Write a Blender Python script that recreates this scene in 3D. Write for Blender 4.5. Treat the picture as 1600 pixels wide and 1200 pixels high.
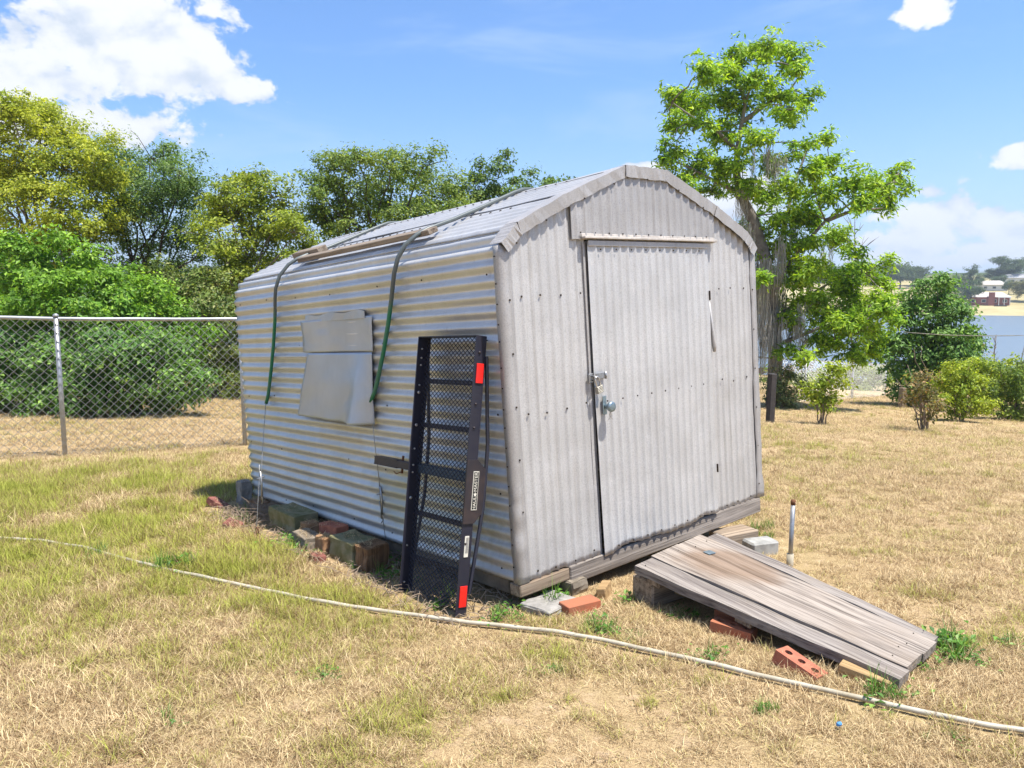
import bpy, bmesh, math, random
import numpy as np
from mathutils import Vector, Matrix, Euler
for o in list(bpy.data.objects): bpy.data.objects.remove(o)
S = bpy.context.scene
COL = S.collection
rnd = random.Random(7)
rng = np.random.default_rng(11)
R = math.radians

# ------------------------------------------------------------------ camera, sky, sun, exposure
PITCH = R(6.56); CAMZ = 1.6; FPX = 1200.0          # focal length in pixels of the 1600 px wide photograph
cd = bpy.data.cameras.new('camera'); cam = bpy.data.objects.new('camera', cd); COL.objects.link(cam)
cam.location = (0, 0, CAMZ); cam.rotation_euler = (R(90) - PITCH, 0, 0)
cd.sensor_width = 36; cd.lens = 36 * FPX / 1600; cd.clip_start = 0.05; cd.clip_end = 12000
S.camera = cam
SUN_EL = 70.0; SUN_DIR = Vector((0.85, -0.42, 0)).normalized()
sun_to = Vector((SUN_DIR.x * math.cos(R(SUN_EL)), SUN_DIR.y * math.cos(R(SUN_EL)), math.sin(R(SUN_EL))))
sd = bpy.data.lights.new('sun', 'SUN'); sd.energy = 4.3; sd.angle = R(0.6); sd.color = (1.0, 0.95, 0.87)
so = bpy.data.objects.new('sun', sd); COL.objects.link(so); so.rotation_euler = sun_to.to_track_quat('Z', 'Y').to_euler()
S.view_settings.view_transform = 'Standard'; S.view_settings.look = 'None'
S.view_settings.gamma = 1; S.view_settings.exposure = 1.15
S.cycles.max_bounces = 5; S.cycles.diffuse_bounces = 3; S.cycles.glossy_bounces = 2; S.cycles.transmission_bounces = 3; S.cycles.volume_bounces = 0; S.cycles.caustics_reflective = False; S.cycles.caustics_refractive = False

class NT:
    """tiny helper to wire shader nodes"""
    def __init__(s, tree): s.t = tree; s.t.nodes.clear()
    def n(s, kind, **kw):
        nd = s.t.nodes.new(kind)
        for k, v in kw.items():
            if k.startswith('i_'):
                key = k[2:]; key = int(key) if key.isdigit() else key.replace('_', ' ')
                s.set(nd.inputs[key], v)
            else: setattr(nd, k, v)
        return nd
    def set(s, sock, v):
        if hasattr(v, 'is_output') or isinstance(v, bpy.types.NodeSocket): s.t.links.new(v, sock)
        else:
            if sock.type == 'RGBA' and len(v) == 3: v = (*v, 1)
            sock.default_value = v
    def m(s, op, a, b=None, c=None, clamp=False):
        nd = s.t.nodes.new('ShaderNodeMath'); nd.operation = op; nd.use_clamp = clamp
        for i, v in enumerate((a, b, c)):
            if v is not None: s.set(nd.inputs[i], v)
        return nd.outputs[0]
    def mix(s, f, a, b, bt='MIX'):
        nd = s.t.nodes.new('ShaderNodeMix'); nd.data_type = 'RGBA'; nd.blend_type = bt
        s.set(nd.inputs['Factor'], f); s.set(nd.inputs[6], a); s.set(nd.inputs[7], b)
        return nd.outputs[2]
    def ss(s, v, lo, hi, a=0.0, b=1.0):
        nd = s.t.nodes.new('ShaderNodeMapRange'); nd.interpolation_type = 'SMOOTHSTEP'
        s.set(nd.inputs[0], v); s.set(nd.inputs[1], lo); s.set(nd.inputs[2], hi); s.set(nd.inputs[3], a); s.set(nd.inputs[4], b)
        return nd.outputs[0]
    def noise(s, vec, scale, detail=3, rough=0.55, dist=0.0):
        nd = s.t.nodes.new('ShaderNodeTexNoise')
        if vec is not None: s.t.links.new(vec, nd.inputs['Vector'])
        nd.inputs['Scale'].default_value = scale; nd.inputs['Detail'].default_value = detail
        nd.inputs['Roughness'].default_value = rough; nd.inputs['Distortion'].default_value = dist
        return nd.outputs['Fac']
    def mapv(s, vec, scale=(1, 1, 1), loc=(0, 0, 0), rot=(0, 0, 0)):
        nd = s.t.nodes.new('ShaderNodeMapping'); s.t.links.new(vec, nd.inputs['Vector'])
        nd.inputs['Scale'].default_value = scale; nd.inputs['Location'].default_value = loc; nd.inputs['Rotation'].default_value = rot
        return nd.outputs['Vector']
    def coord(s, what='Object'): return s.t.nodes.new('ShaderNodeTexCoord').outputs[what]
    def sep(s, v):
        nd = s.t.nodes.new('ShaderNodeSeparateXYZ'); s.t.links.new(v, nd.inputs[0]); return nd.outputs
    def bump(s, h, strength=0.3, dist=0.01, normal=None):
        nd = s.t.nodes.new('ShaderNodeBump'); s.t.links.new(h, nd.inputs['Height'])
        nd.inputs['Strength'].default_value = strength; nd.inputs['Distance'].default_value = dist
        if normal is not None: s.t.links.new(normal, nd.inputs['Normal'])
        return nd.outputs['Normal']

# pixel of the photograph -> direction, used to work out where things stand
cp, sp_ = math.cos(PITCH), math.sin(PITCH)
def ray(px, py):
    a, b = (px - 800) / FPX, (py - 600) / FPX
    return Vector((a, -b * sp_ + cp, -b * cp - sp_))

W = bpy.data.worlds.new('World'); S.world = W; W.use_nodes = True; W.cycles.sampling_method = 'MANUAL'; W.cycles.sample_map_resolution = 512
q = NT(W.node_tree)
sky = q.n('ShaderNodeTexSky', sky_type='NISHITA', sun_disc=False, sun_elevation=R(SUN_EL),
          sun_rotation=math.atan2(SUN_DIR.x, SUN_DIR.y), altitude=0, air_density=1.0, dust_density=0.7, ozone_density=2.2)
vec = q.coord('Generated'); X, Y, Z = q.sep(vec)
az = q.m('ARCTAN2', X, Y); el = q.m('ARCSINE', Z)
n1 = q.noise(q.mapv(vec, (1, 1, 1.5)), 8.5, 6, 0.60, 0.15)
n1b = q.noise(q.mapv(vec, (1, 1, 1.5), (0.012, -0.002, 0.028)), 8.5, 3, 0.60, 0.15)
n3 = q.noise(q.mapv(vec, (1, 1, 1.3), (2, 5, 1)), 27.0, 4, 0.6, 0.3)
n2 = q.noise(q.mapv(vec, (1, 1, 2.2)), 2.6, 4, 0.55, 0.3)
def azel(px, py):
    d = ray(px, py).normalized(); return math.atan2(d.x, d.y), math.asin(d.z)
clouds = [(170, 60, 165, 85), (270, 100, 120, 65), (60, 105, 130, 60), (372, 140, 62, 30), (330, 110, 60, 50), (110, 190, 150, 30), (200, 200, 50, 20),
          (1450, 350, 66, 38), (1432, 335, 34, 34), (1500, 330, 30, 30), (1545, 350, 60, 28), (1415, 380, 70, 22), (1452, 300, 24, 13), (1448, 14, 30, 18), (1590, 242, 34, 15), (1470, 410, 70, 10), (1560, 405, 60, 9), (1005, 260, 36, 7),
          (1170, 318, 60, 40), (1535, 388, 30, 10), (1395, 400, 60, 10), (1600, 380, 50, 16)]
dens = None
for (cx, cy, a, b) in clouds:
    A, E_ = azel(cx, cy); wa, wb = a / FPX * 1.05, b / FPX * 1.05
    u = q.m('DIVIDE', q.m('SUBTRACT', az, A), wa); v = q.m('DIVIDE', q.m('SUBTRACT', el, E_), wb)
    e = q.m('SUBTRACT', 1.0, q.m('SQRT', q.m('ADD', q.m('MULTIPLY', u, u), q.m('MULTIPLY', v, v))))
    dens = e if dens is None else q.m('SMOOTH_MAX', dens, e, 0.25)
dens = q.m('MAXIMUM', dens, -1.2)
# a scattered fair-weather cumulus field all round the rest of the sky
away = q.ss(q.m('ABSOLUTE', az), 0.72, 1.0)
field = q.m('MULTIPLY', q.m('SUBTRACT', n2, 0.56), 5.0)
dens = q.m('MAXIMUM', dens, q.m('SUBTRACT', field, q.m('MULTIPLY', q.m('SUBTRACT', 1.0, away), 4.0)))
body = q.m('ADD', q.m('MULTIPLY', dens, 0.95), q.m('ADD', q.m('MULTIPLY', q.m('SUBTRACT', n1, 0.49), 2.4), q.m('MULTIPLY', q.m('SUBTRACT', n3, 0.5), 1.9)))
mask = q.ss(body, -0.04, 0.30)
# thin high veils
veil = q.ss(q.noise(q.mapv(vec, (1.0, 1.0, 4.5), (3, 1, 0), (0, 0.25, 0)), 3.2, 4, 0.6, 0.5), 0.48, 0.78, 0, 0.42)
low = q.ss(Z, 0.0, 0.26, 0.46, 0.0)
shade = q.ss(q.m('ADD', q.m('MULTIPLY', q.m('SUBTRACT', n1, n1b), 2.6), q.m('MULTIPLY', body, 0.42)), -0.35, 0.38)
ccol = q.mix(shade, (2.95, 3.35, 3.95), (4.6, 4.65, 4.75))
skyc = q.mix(1.0, sky.outputs[0], (0.42, 0.69, 0.97), 'MULTIPLY')
skyc = q.mix(q.m('MAXIMUM', q.m('MULTIPLY', veil, 0.8), low), skyc, (2.95, 3.7, 4.6))
allc = q.mix(mask, skyc, ccol)
bg = q.n('ShaderNodeBackground'); q.t.links.new(allc, bg.inputs['Color']); bg.inputs['Strength'].default_value = 0.105
wo = q.n('ShaderNodeOutputWorld'); q.t.links.new(bg.outputs[0], wo.inputs['Surface'])

# ------------------------------------------------------------------ helpers: meshes and tags
def tag(o, label=None, cat=None, group=None, kind=None):
    if label: o['label'] = label
    if cat: o['category'] = cat
    if group: o['group'] = group
    if kind: o['kind'] = kind
    return o
def empty(name, loc=(0, 0, 0), mat=None):
    o = bpy.data.objects.new(name, None); COL.objects.link(o)
    if mat is not None: o.matrix_world = mat
    else: o.location = loc
    o.empty_display_size = 0.1
    return o
def link(name, me, mat=None, parent=None, M=None):
    o = bpy.data.objects.new(name, me); COL.objects.link(o)
    if mat is not None and not me.materials: me.materials.append(mat)
    if parent is not None: o.parent = parent
    if M is not None: o.matrix_local = M
    return o
class MB:
    def __init__(s): s.v = []; s.f = []
    def quad(s, a, b, c, d): n = len(s.v); s.v += [tuple(a), tuple(b), tuple(c), tuple(d)]; s.f.append((n, n+1, n+2, n+3))
    def box(s, c, size, M=None, taper=1.0):
        x, y, z = (k / 2 for k in size); n = len(s.v)
        for sz in (-1, 1):
            t = taper if sz > 0 else 1.0
            for sx, sy in ((-1, -1), (1, -1), (1, 1), (-1, 1)):
                p = Vector((sx * x * t, sy * y * t, sz * z))
                if M is not None: p = M @ p
                s.v.append(tuple(p + Vector(c)))
        s.f += [tuple(n + i for i in f) for f in ((3, 2, 1, 0), (4, 5, 6, 7), (0, 1, 5, 4), (1, 2, 6, 5), (2, 3, 7, 6), (3, 0, 4, 7))]
        return s
    def hexa(s, bot, top):
        n = len(s.v); s.v += [tuple(p) for p in bot] + [tuple(p) for p in top]
        s.f += [tuple(n + i for i in f) for f in ((3, 2, 1, 0), (4, 5, 6, 7), (0, 1, 5, 4), (1, 2, 6, 5), (2, 3, 7, 6), (3, 0, 4, 7))]
        return s
    def tube(s, pts, r, n=8, cap=True):
        pts = [Vector(p) for p in pts]; rr = r if hasattr(r, '__len__') else [r] * len(pts)
        base = len(s.v); up = Vector((0, 0, 1)); prev = None
        for i, p in enumerate(pts):
            t = (pts[min(i+1, len(pts)-1)] - pts[max(i-1, 0)])
            t = t.normalized() if t.length > 1e-9 else Vector((0, 0, 1))
            if prev is None:
                a = t.cross(up) if abs(t.z) < 0.95 else t.cross(Vector((1, 0, 0)))
            else: a = prev - t * prev.dot(t)
            a = a.normalized(); prev = a; b = t.cross(a)
            for k in range(n):
                w = 2 * math.pi * k / n; s.v.append(tuple(p + (a * math.cos(w) + b * math.sin(w)) * rr[i]))
        for i in range(len(pts) - 1):
            for k in range(n):
                A = base + i*n + k; B = base + i*n + (k+1) % n; s.f.append((A, A+n, B+n, B))
        if cap:
            s.f.append(tuple(base + k for k in range(n))); e = base + (len(pts)-1)*n; s.f.append(tuple(e + n-1-k for k in range(n)))
        return s
    def mesh(s, name, smooth=False, bevel=0.0, seg=1):
        me = bpy.data.meshes.new(name); me.from_pydata(s.v, [], s.f)
        bm = bmesh.new(); bm.from_mesh(me)
        if bevel > 0:
            bmesh.ops.bevel(bm, geom=list(bm.edges), offset=bevel, segments=seg, affect='EDGES', clamp_overlap=True)
        bmesh.ops.recalc_face_normals(bm, faces=bm.faces); bm.to_mesh(me); bm.free()
        if smooth: me.polygons.foreach_set('use_smooth', [True] * len(me.polygons))
        me.update(); return me
    def build(s, name, mat, parent=None, smooth=False, bevel=0.0, M=None):
        return link(name, s.mesh(name, smooth, bevel), mat, parent, M)
def grid_mesh(name, P, smooth=True):
    """P: array (rows, cols, 3)"""
    r, c, _ = P.shape; idx = np.arange(r * c).reshape(r, c)
    f = np.stack([idx[:-1, :-1], idx[:-1, 1:], idx[1:, 1:], idx[1:, :-1]], -1).reshape(-1, 4)
    return np_mesh(name, P.reshape(-1, 3), f, smooth)
def np_mesh(name, v, f, smooth=False):
    me = bpy.data.meshes.new(name); k = f.shape[1]
    me.vertices.add(len(v)); me.vertices.foreach_set('co', np.ascontiguousarray(v, dtype=np.float32).ravel())
    me.loops.add(f.size); me.loops.foreach_set('vertex_index', np.ascontiguousarray(f, dtype=np.int32).ravel())
    me.polygons.add(len(f)); me.polygons.foreach_set('loop_start', np.arange(0, f.size, k, dtype=np.int32))
    me.polygons.foreach_set('loop_total', np.full(len(f), k, dtype=np.int32))
    me.update(calc_edges=True)
    me.polygons.foreach_set('use_smooth', np.full(len(f), bool(smooth))); me.validate(); return me
def solidify(o, t, off=0.0):
    m = o.modifiers.new('thickness', 'SOLIDIFY'); m.thickness = t; m.offset = off; return o
def vnoise(x, y, seed=0):
    """smooth 2-D value noise in 0..1"""
    x = np.asarray(x, float); y = np.asarray(y, float)
    xi = np.floor(x).astype(np.int64); yi = np.floor(y).astype(np.int64); fx = x - xi; fy = y - yi
    fx = fx*fx*(3-2*fx); fy = fy*fy*(3-2*fy)
    def h(a, b):
        k = (a * 374761393 + b * 668265263 + seed * 974634777) & 0xffffffff
        k = ((k ^ (k >> 13)) * 1274126177) & 0xffffffff
        return ((k ^ (k >> 16)) & 0xffff) / 65535.0
    return (h(xi, yi)*(1-fx) + h(xi+1, yi)*fx)*(1-fy) + (h(xi, yi+1)*(1-fx) + h(xi+1, yi+1)*fx)*fy
def fbm(x, y, seed=0, o=4):
    s = 0; a = 0.5; t = 0
    for i in range(o): s = s + a * vnoise(x * 2**i, y * 2**i, seed + i); t += a; a *= 0.5
    return s / t

# ------------------------------------------------------------------ materials
def mat_new(name):
    m = bpy.data.materials.new(name); m.use_nodes = True; return m, NT(m.node_tree)
def finish(q, color, rough=0.8, metal=0.0, normal=None, spec=0.5):
    b = q.n('ShaderNodeBsdfPrincipled'); q.set(b.inputs['Base Color'], color); q.set(b.inputs['Roughness'], rough); q.set(b.inputs['Metallic'], metal)
    b.inputs['Specular IOR Level'].default_value = spec
    if normal is not None: q.t.links.new(normal, b.inputs['Normal'])
    o = q.n('ShaderNodeOutputMaterial'); q.t.links.new(b.outputs[0], o.inputs[0]); return b
def simple(name, col, rough=0.7, metal=0.0, var=0.25, scale=20.0, bump=0.15, bd=0.004, spec=0.4, col2=None):
    m, q = mat_new(name); c = q.coord(); n = q.noise(c, scale, 5, 0.6); n2 = q.noise(c, scale * 0.22, 3)
    dark = tuple(k * (1 - var) for k in col) if col2 is None else col2
    cc = q.mix(q.ss(q.m('ADD', q.m('MULTIPLY', n, 0.6), q.m('MULTIPLY', n2, 0.4)), 0.32, 0.68), dark, col)
    finish(q, cc, rough, metal, q.bump(n, bump, bd), spec); return m
def sheet_metal(name, col, metal, rough, emboss=0.0, stain=None, streak_axis='Z', grime=0.35):
    m, q = mat_new(name); c = q.coord(); x, y, z = q.sep(c)
    big = q.noise(c, 2.3, 4, 0.6); mid = q.noise(c, 14, 5, 0.65); fine = q.noise(c, 150, 3, 0.6)
    sc = (42, 42, 0.9) if streak_axis == 'Z' else (3, 3, 3)
    st = q.noise(q.mapv(c, sc), 1.0, 3, 0.6)
    cc = q.mix(q.ss(big, 0.35, 0.7), tuple(k * 0.86 for k in col), col)
    cc = q.mix(q.m('MULTIPLY', q.ss(st, 0.5, 0.78), grime), cc, tuple(k * t for k, t in zip(col, (0.62, 0.58, 0.52))))
    cc = q.mix(q.m('MULTIPLY', q.ss(mid, 0.55, 0.8), 0.35), cc, tuple(min(1, k * 1.22) for k in col))
    cc = q.mix(q.m('MULTIPLY', q.ss(fine, 0.42, 0.72), 0.55 if emboss else 0.12), cc, tuple(k * 0.55 for k in col))
    met = metal; rg = q.m('ADD', rough, q.m('MULTIPLY', q.m('SUBTRACT', mid, 0.5), 0.25))
    if stain:
        for (cy, cz, ry, rz, scol, amt) in stain:
            u = q.m('DIVIDE', q.m('SUBTRACT', y, cy), ry); v = q.m('DIVIDE', q.m('SUBTRACT', z, cz), rz)
            d = q.m('SQRT', q.m('ADD', q.m('MULTIPLY', u, u), q.m('MULTIPLY', v, v)))
            k = q.ss(q.m('ADD', d, q.m('MULTIPLY', q.m('SUBTRACT', q.noise(c, 9, 5, 0.7), 0.5), 1.3)), 0.45, 1.0, amt, 0.0)
            cc = q.mix(k, cc, scol); met = q.m('MULTIPLY', met, q.m('SUBTRACT', 1.0, q.m('MULTIPLY', k, 0.7)))
    nb = q.bump(fine, 0.35 if emboss else 0.06, 0.002)
    nb = q.bump(q.noise(c, 5.0, 3, 0.5), 0.25, 0.012, nb)
    finish(q, cc, rg, met, nb, 0.5); return m
def wood(name, col, dark, axis=0, scale=1.0, stain=None, crack=0.6):
    """weathered timber with the grain along the given local axis"""
    m, q = mat_new(name); c = q.coord(); s = [40 * scale] * 3; s[axis] = 0.9 * scale
    rn = q.n('ShaderNodeObjectInfo').outputs['Random']
    off = q.n('ShaderNodeVectorMath', operation='ADD'); q.t.links.new(c, off.inputs[0])
    cx = q.n('ShaderNodeCombineXYZ')
    for i in range(3): q.t.links.new(q.m('MULTIPLY', rn, 7.3 + i), cx.inputs[i])
    q.t.links.new(cx.outputs[0], off.inputs[1]); v = off.outputs[0]
    g1 = q.noise(q.mapv(v, s), 1.0, 6, 0.7, 0.4); g2 = q.noise(q.mapv(v, [k * 3.2 for k in s]), 1.0, 3, 0.6); b = q.noise(v, 3.0, 4, 0.6)
    cc = q.mix(q.ss(g1, 0.30, 0.64), dark, col)
    cc = q.mix(q.m('MULTIPLY', q.ss(g2, 0.52, 0.68), 0.75), cc, tuple(k * 0.45 for k in dark))
    cc = q.mix(q.m('MULTIPLY', q.ss(b, 0.48, 0.7), 0.4), cc, tuple(k * t for k, t in zip(col, (0.78, 0.72, 0.64))))
    if stain:
        (sx, sy, rx, ry, scol) = stain; x, y, z = q.sep(c)
        u = q.m('DIVIDE', q.m('SUBTRACT', x, sx), rx); w = q.m('DIVIDE', q.m('SUBTRACT', y, sy), ry)
        d = q.m('SQRT', q.m('ADD', q.m('MULTIPLY', u, u), q.m('MULTIPLY', w, w)))
        k = q.ss(q.m('ADD', d, q.m('MULTIPLY', q.m('SUBTRACT', b, 0.5), 1.1)), 0.55, 1.05, 0.62, 0.0)
        cc = q.mix(k, cc, q.mix(q.ss(g1, 0.3, 0.7), tuple(k2 * 0.55 for k2 in scol), scol))
    h = q.m('ADD', q.m('MULTIPLY', g1, 0.8), q.m('MULTIPLY', g2, 0.4))
    finish(q, cc, 0.9, 0, q.bump(h, crack, 0.008), 0.25); return m
def leafmat(name, c1, c2, c3=None, trans=0.38, rough=0.5, scale=0.9, var=0.55):
    m, q = mat_new(name); geo = q.n('ShaderNodeNewGeometry'); ri = geo.outputs['Random Per Island']; c = q.coord()
    nz = q.noise(c, scale, 3, 0.6)
    col = q.mix(q.ss(nz, 0.36, 0.64), c1, c2)
    if c3 is not None: col = q.mix(q.ss(ri, 0.72, 0.98, 0, 0.8), col, c3)
    col = q.mix(1.0, col, q.mix(ri, (1 - var, 1 - var, 1 - var), (1 + var * 0.6,) * 3), 'MULTIPLY')
    d = q.n('ShaderNodeBsdfPrincipled'); q.t.links.new(col, d.inputs['Base Color']); d.inputs['Roughness'].default_value = rough
    d.inputs['Specular IOR Level'].default_value = 0.35
    t = q.n('ShaderNodeBsdfTranslucent'); q.t.links.new(q.mix(1.0, col, (1.25, 1.2, 0.55), 'MULTIPLY'), t.inputs['Color'])
    mx = q.n('ShaderNodeMixShader'); mx.inputs[0].default_value = trans
    q.t.links.new(d.outputs[0], mx.inputs[1]); q.t.links.new(t.outputs[0], mx.inputs[2])
    o = q.n('ShaderNodeOutputMaterial'); q.t.links.new(mx.outputs[0], o.inputs[0]); return m
M = {}
M['side'] = sheet_metal('galvanised_sheet', (0.61, 0.60, 0.585), 0.36, 0.36, 0, [
    (1.75, 0.60, 0.40, 0.20, (0.50, 0.41, 0.26), 0.4), (0.75, 0.30, 0.85, 0.34, (0.30, 0.30, 0.16), 0.45), (2.6, 0.1, 0.9, 0.2, (0.36, 0.33, 0.25), 0.35)], grime=0.3)
M['roof'] = sheet_metal('roof_sheet', (0.50, 0.49, 0.48), 0.4, 0.5, 0, grime=0.3)
M['front'] = sheet_metal('embossed_sheet', (0.56, 0.54, 0.52), 0.3, 0.5, 1.0, grime=0.55)
M['door'] = sheet_metal('embossed_door_sheet', (0.58, 0.565, 0.55), 0.3, 0.48, 1.0, grime=0.25)
M['gable'] = sheet_metal('embossed_gable_sheet', (0.44, 0.42, 0.405), 0.3, 0.5, 1.0, grime=0.6)
M['trim'] = sheet_metal('trim_sheet', (0.46, 0.435, 0.415), 0.3, 0.5, 1.0, grime=0.4)
M['patch'] = sheet_metal('patch_sheet', (0.45, 0.485, 0.535), 0.3, 0.36, 0, grime=0.1)
M['paint_white'] = simple('chalky_white_paint', (0.55, 0.50, 0.45), 0.6, 0, 0.3, 30)
M['screw'] = simple('rusty_screw', (0.06, 0.045, 0.035), 0.7, 0.4, 0.4, 80)
M['zinc'] = simple('weathered_zinc', (0.42, 0.42, 0.42), 0.42, 0.85, 0.35, 45)
M['zincblue'] = simple('blue_grey_zinc', (0.30, 0.38, 0.42), 0.4, 0.8, 0.35, 45)
M['padlock'] = simple('laminated_steel', (0.45, 0.42, 0.36), 0.38, 0.9, 0.55, 60)
M['rust'] = simple('rusted_iron', (0.22, 0.10, 0.05), 0.85, 0.3, 0.5, 50)
M['beam'] = wood('weathered_beam', (0.34, 0.30, 0.265), (0.12, 0.10, 0.085), 0, 0.8)
M['redwood'] = wood('reddish_beam', (0.36, 0.20, 0.14), (0.16, 0.08, 0.06), 0, 0.8)
M['ramp'] = wood('grey_ramp_board', (0.345, 0.295, 0.25), (0.125, 0.10, 0.082), 1, 0.7, (0.06, 0.34, 0.27, 0.30, (0.20, 0.12, 0.068)))
M['rampside'] = wood('grey_side_board', (0.29, 0.255, 0.225), (0.12, 0.10, 0.09), 1, 0.8)
M['timber'] = wood('old_timber', (0.36, 0.285, 0.21), (0.12, 0.085, 0.06), 0, 0.7)
M['fresh'] = wood('yellowish_wood', (0.44, 0.30, 0.15), (0.25, 0.155, 0.07), 0, 0.7)
M['board'] = wood('brown_roof_board', (0.27, 0.22, 0.17), (0.11, 0.08, 0.06), 1, 0.8)
M['stub'] = wood('rusty_brown_timber', (0.24, 0.14, 0.07), (0.10, 0.055, 0.03), 2, 0.7)
M['concrete'] = simple('grey_concrete', (0.33, 0.31, 0.28), 0.92, 0, 0.4, 26, 0.5, 0.006)
M['mossy'] = simple('mossy_concrete', (0.27, 0.24, 0.15), 0.95, 0, 0.4, 12, 0.6, 0.008, 0.2, (0.13, 0.13, 0.05))
M['dkstone'] = simple('dirty_stone', (0.28, 0.235, 0.18), 0.95, 0, 0.5, 14, 0.6, 0.01, 0.2)
M['whiteblk'] = simple('whitewashed_concrete', (0.42, 0.41, 0.38), 0.9, 0, 0.5, 12, 0.5, 0.006)
M['brick'] = simple('red_brick', (0.43, 0.135, 0.07), 0.92, 0, 0.3, 15, 0.7, 0.006, 0.15, (0.30, 0.13, 0.075))
M['brickpink'] = simple('faded_brick', (0.45, 0.17, 0.10), 0.9, 0, 0.3, 20, 0.45, 0.004, 0.2, (0.32, 0.11, 0.07))
M['bricktan'] = simple('tan_brick', (0.34, 0.195, 0.105), 0.92, 0, 0.35, 22, 0.5, 0.005, 0.2)
M['brickdark'] = simple('dark_brick', (0.25, 0.10, 0.08), 0.92, 0, 0.4, 22, 0.5, 0.005, 0.2)
M['black'] = simple('black_powder_coat', (0.014, 0.015, 0.028), 0.42, 0.0, 0.35, 18, 0.1, 0.002, 0.5, (0.022, 0.021, 0.032))
M['blackworn'] = simple('worn_black_steel', (0.022, 0.020, 0.026), 0.5, 0.1, 0.3, 14, 0.15, 0.002, 0.5, (0.05, 0.034, 0.032))
M['slate'] = simple('slate_blue_tube', (0.045, 0.075, 0.10), 0.45, 0.0, 0.3, 18, 0.1, 0.002)
M['reflector'] = simple('red_reflector', (0.75, 0.02, 0.015), 0.28, 0, 0.12, 120, 0.2, 0.001, 0.6)
M['ink'] = simple('label_black', (0.015, 0.015, 0.015), 0.5, 0, 0.1)
M['cream'] = simple('label_cream', (0.72, 0.68, 0.58), 0.55, 0, 0.15)
M['bolt'] = simple('bright_bolt', (0.62, 0.60, 0.58), 0.35, 0.8, 0.2, 60)
M['pvc'] = simple('dirty_pvc', (0.50, 0.46, 0.37), 0.5, 0, 0.28, 9, 0.1, 0.003, 0.4, (0.33, 0.28, 0.19))
M['wire'] = simple('galvanised_wire', (0.42, 0.41, 0.39), 0.45, 0.6, 0.2, 40)
M['fence'] = simple('galvanised_pipe', (0.46, 0.46, 0.46), 0.4, 0.6, 0.2, 18, 0.06)
M['postblack'] = simple('dark_wood_post', (0.07, 0.06, 0.055), 0.9, 0, 0.4, 14, 0.4, 0.01)
M['bark'] = simple('grey_bark', (0.27, 0.235, 0.20), 0.95, 0, 0.5, 9, 0.9, 0.03, 0.15)
M['barkd'] = simple('dark_bark', (0.095, 0.075, 0.06), 0.95, 0, 0.5, 9, 0.9, 0.03, 0.15)
M['twig'] = simple('dry_twig', (0.34, 0.26, 0.19), 0.95, 0, 0.45, 30, 0.3, 0.003, 0.15)
def hose_mat():
    m, q = mat_new('green_hose'); c = q.coord(); z = q.sep(c)[2]; n = q.noise(c, 7, 4)
    k = q.ss(q.m('ADD', z, q.m('MULTIPLY', q.m('SUBTRACT', n, 0.5), 0.35)), 1.42, 1.58)
    cc = q.mix(k, (0.012, 0.17, 0.085), (0.085, 0.10, 0.10)); cc = q.mix(q.ss(n, 0.45, 0.75, 0, 0.4), cc, (0.13, 0.15, 0.145))
    finish(q, cc, 0.42, 0, q.bump(n, 0.1, 0.003)); return m
M['hose'] = hose_mat()

# ------------------------------------------------------------------ ground, water, far shore
def spl(v, k): return np.logaddexp(0, np.asarray(v, float) / k) * k
LAKE = -4.9
def gz(x, y):
    x = np.asarray(x, float); y = np.asarray(y, float); yc = np.maximum(y, -6.0)
    z = -0.055 * (yc - 3.8) + 0.022 * spl(yc - 14, 1.5) - 0.06 * spl(0.8 * x + 0.6 * y - 9, 0.8)
    z = -6.5 + spl(z + 6.5, 0.5)
    r = np.hypot(x, y); a = np.arctan2(x, y)
    z = z + 0.10 * spl(r - 285, 5) - 0.10 * spl(r - 520, 40)
    z = z + 190 * np.clip((r - 1500) / 2200, 0, 1) ** 1.5 * (0.12 + 0.88 / (1 + np.exp(-(a - 0.56) * 14))) * (0.9 + 0.2 * np.sin(a * 23))
    near = np.clip(1 - (r - 8) / 14, 0, 1)
    z = z + near * 0.05 * (fbm(x * 0.9, y * 0.9, 3, 3) - 0.5) + near * 0.018 * (fbm(x * 5, y * 5, 9, 2) - 0.5)
    return z
def gz1(x, y): return float(gz(np.array([x]), np.array([y]))[0])
def G(px, py, dz=0.0):
    """where the ground is met below a pixel of the photograph"""
    d = ray(px, py); t = np.concatenate([np.arange(1.5, 60, 0.01), np.arange(60, 600, 0.5)])
    h = CAMZ + d.z * t - gz(d.x * t, d.y * t) - dz
    i = int(np.argmax(h < 0)); k = t[i]
    return Vector((d.x * k, d.y * k, CAMZ + d.z * k))
def at(px, py, Yd):
    d = ray(px, py); return Vector((0, 0, CAMZ)) + d * (Yd / d.y)
NA, NR = 620, 300
aa = np.linspace(0, 2 * np.pi, NA + 1)
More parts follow.
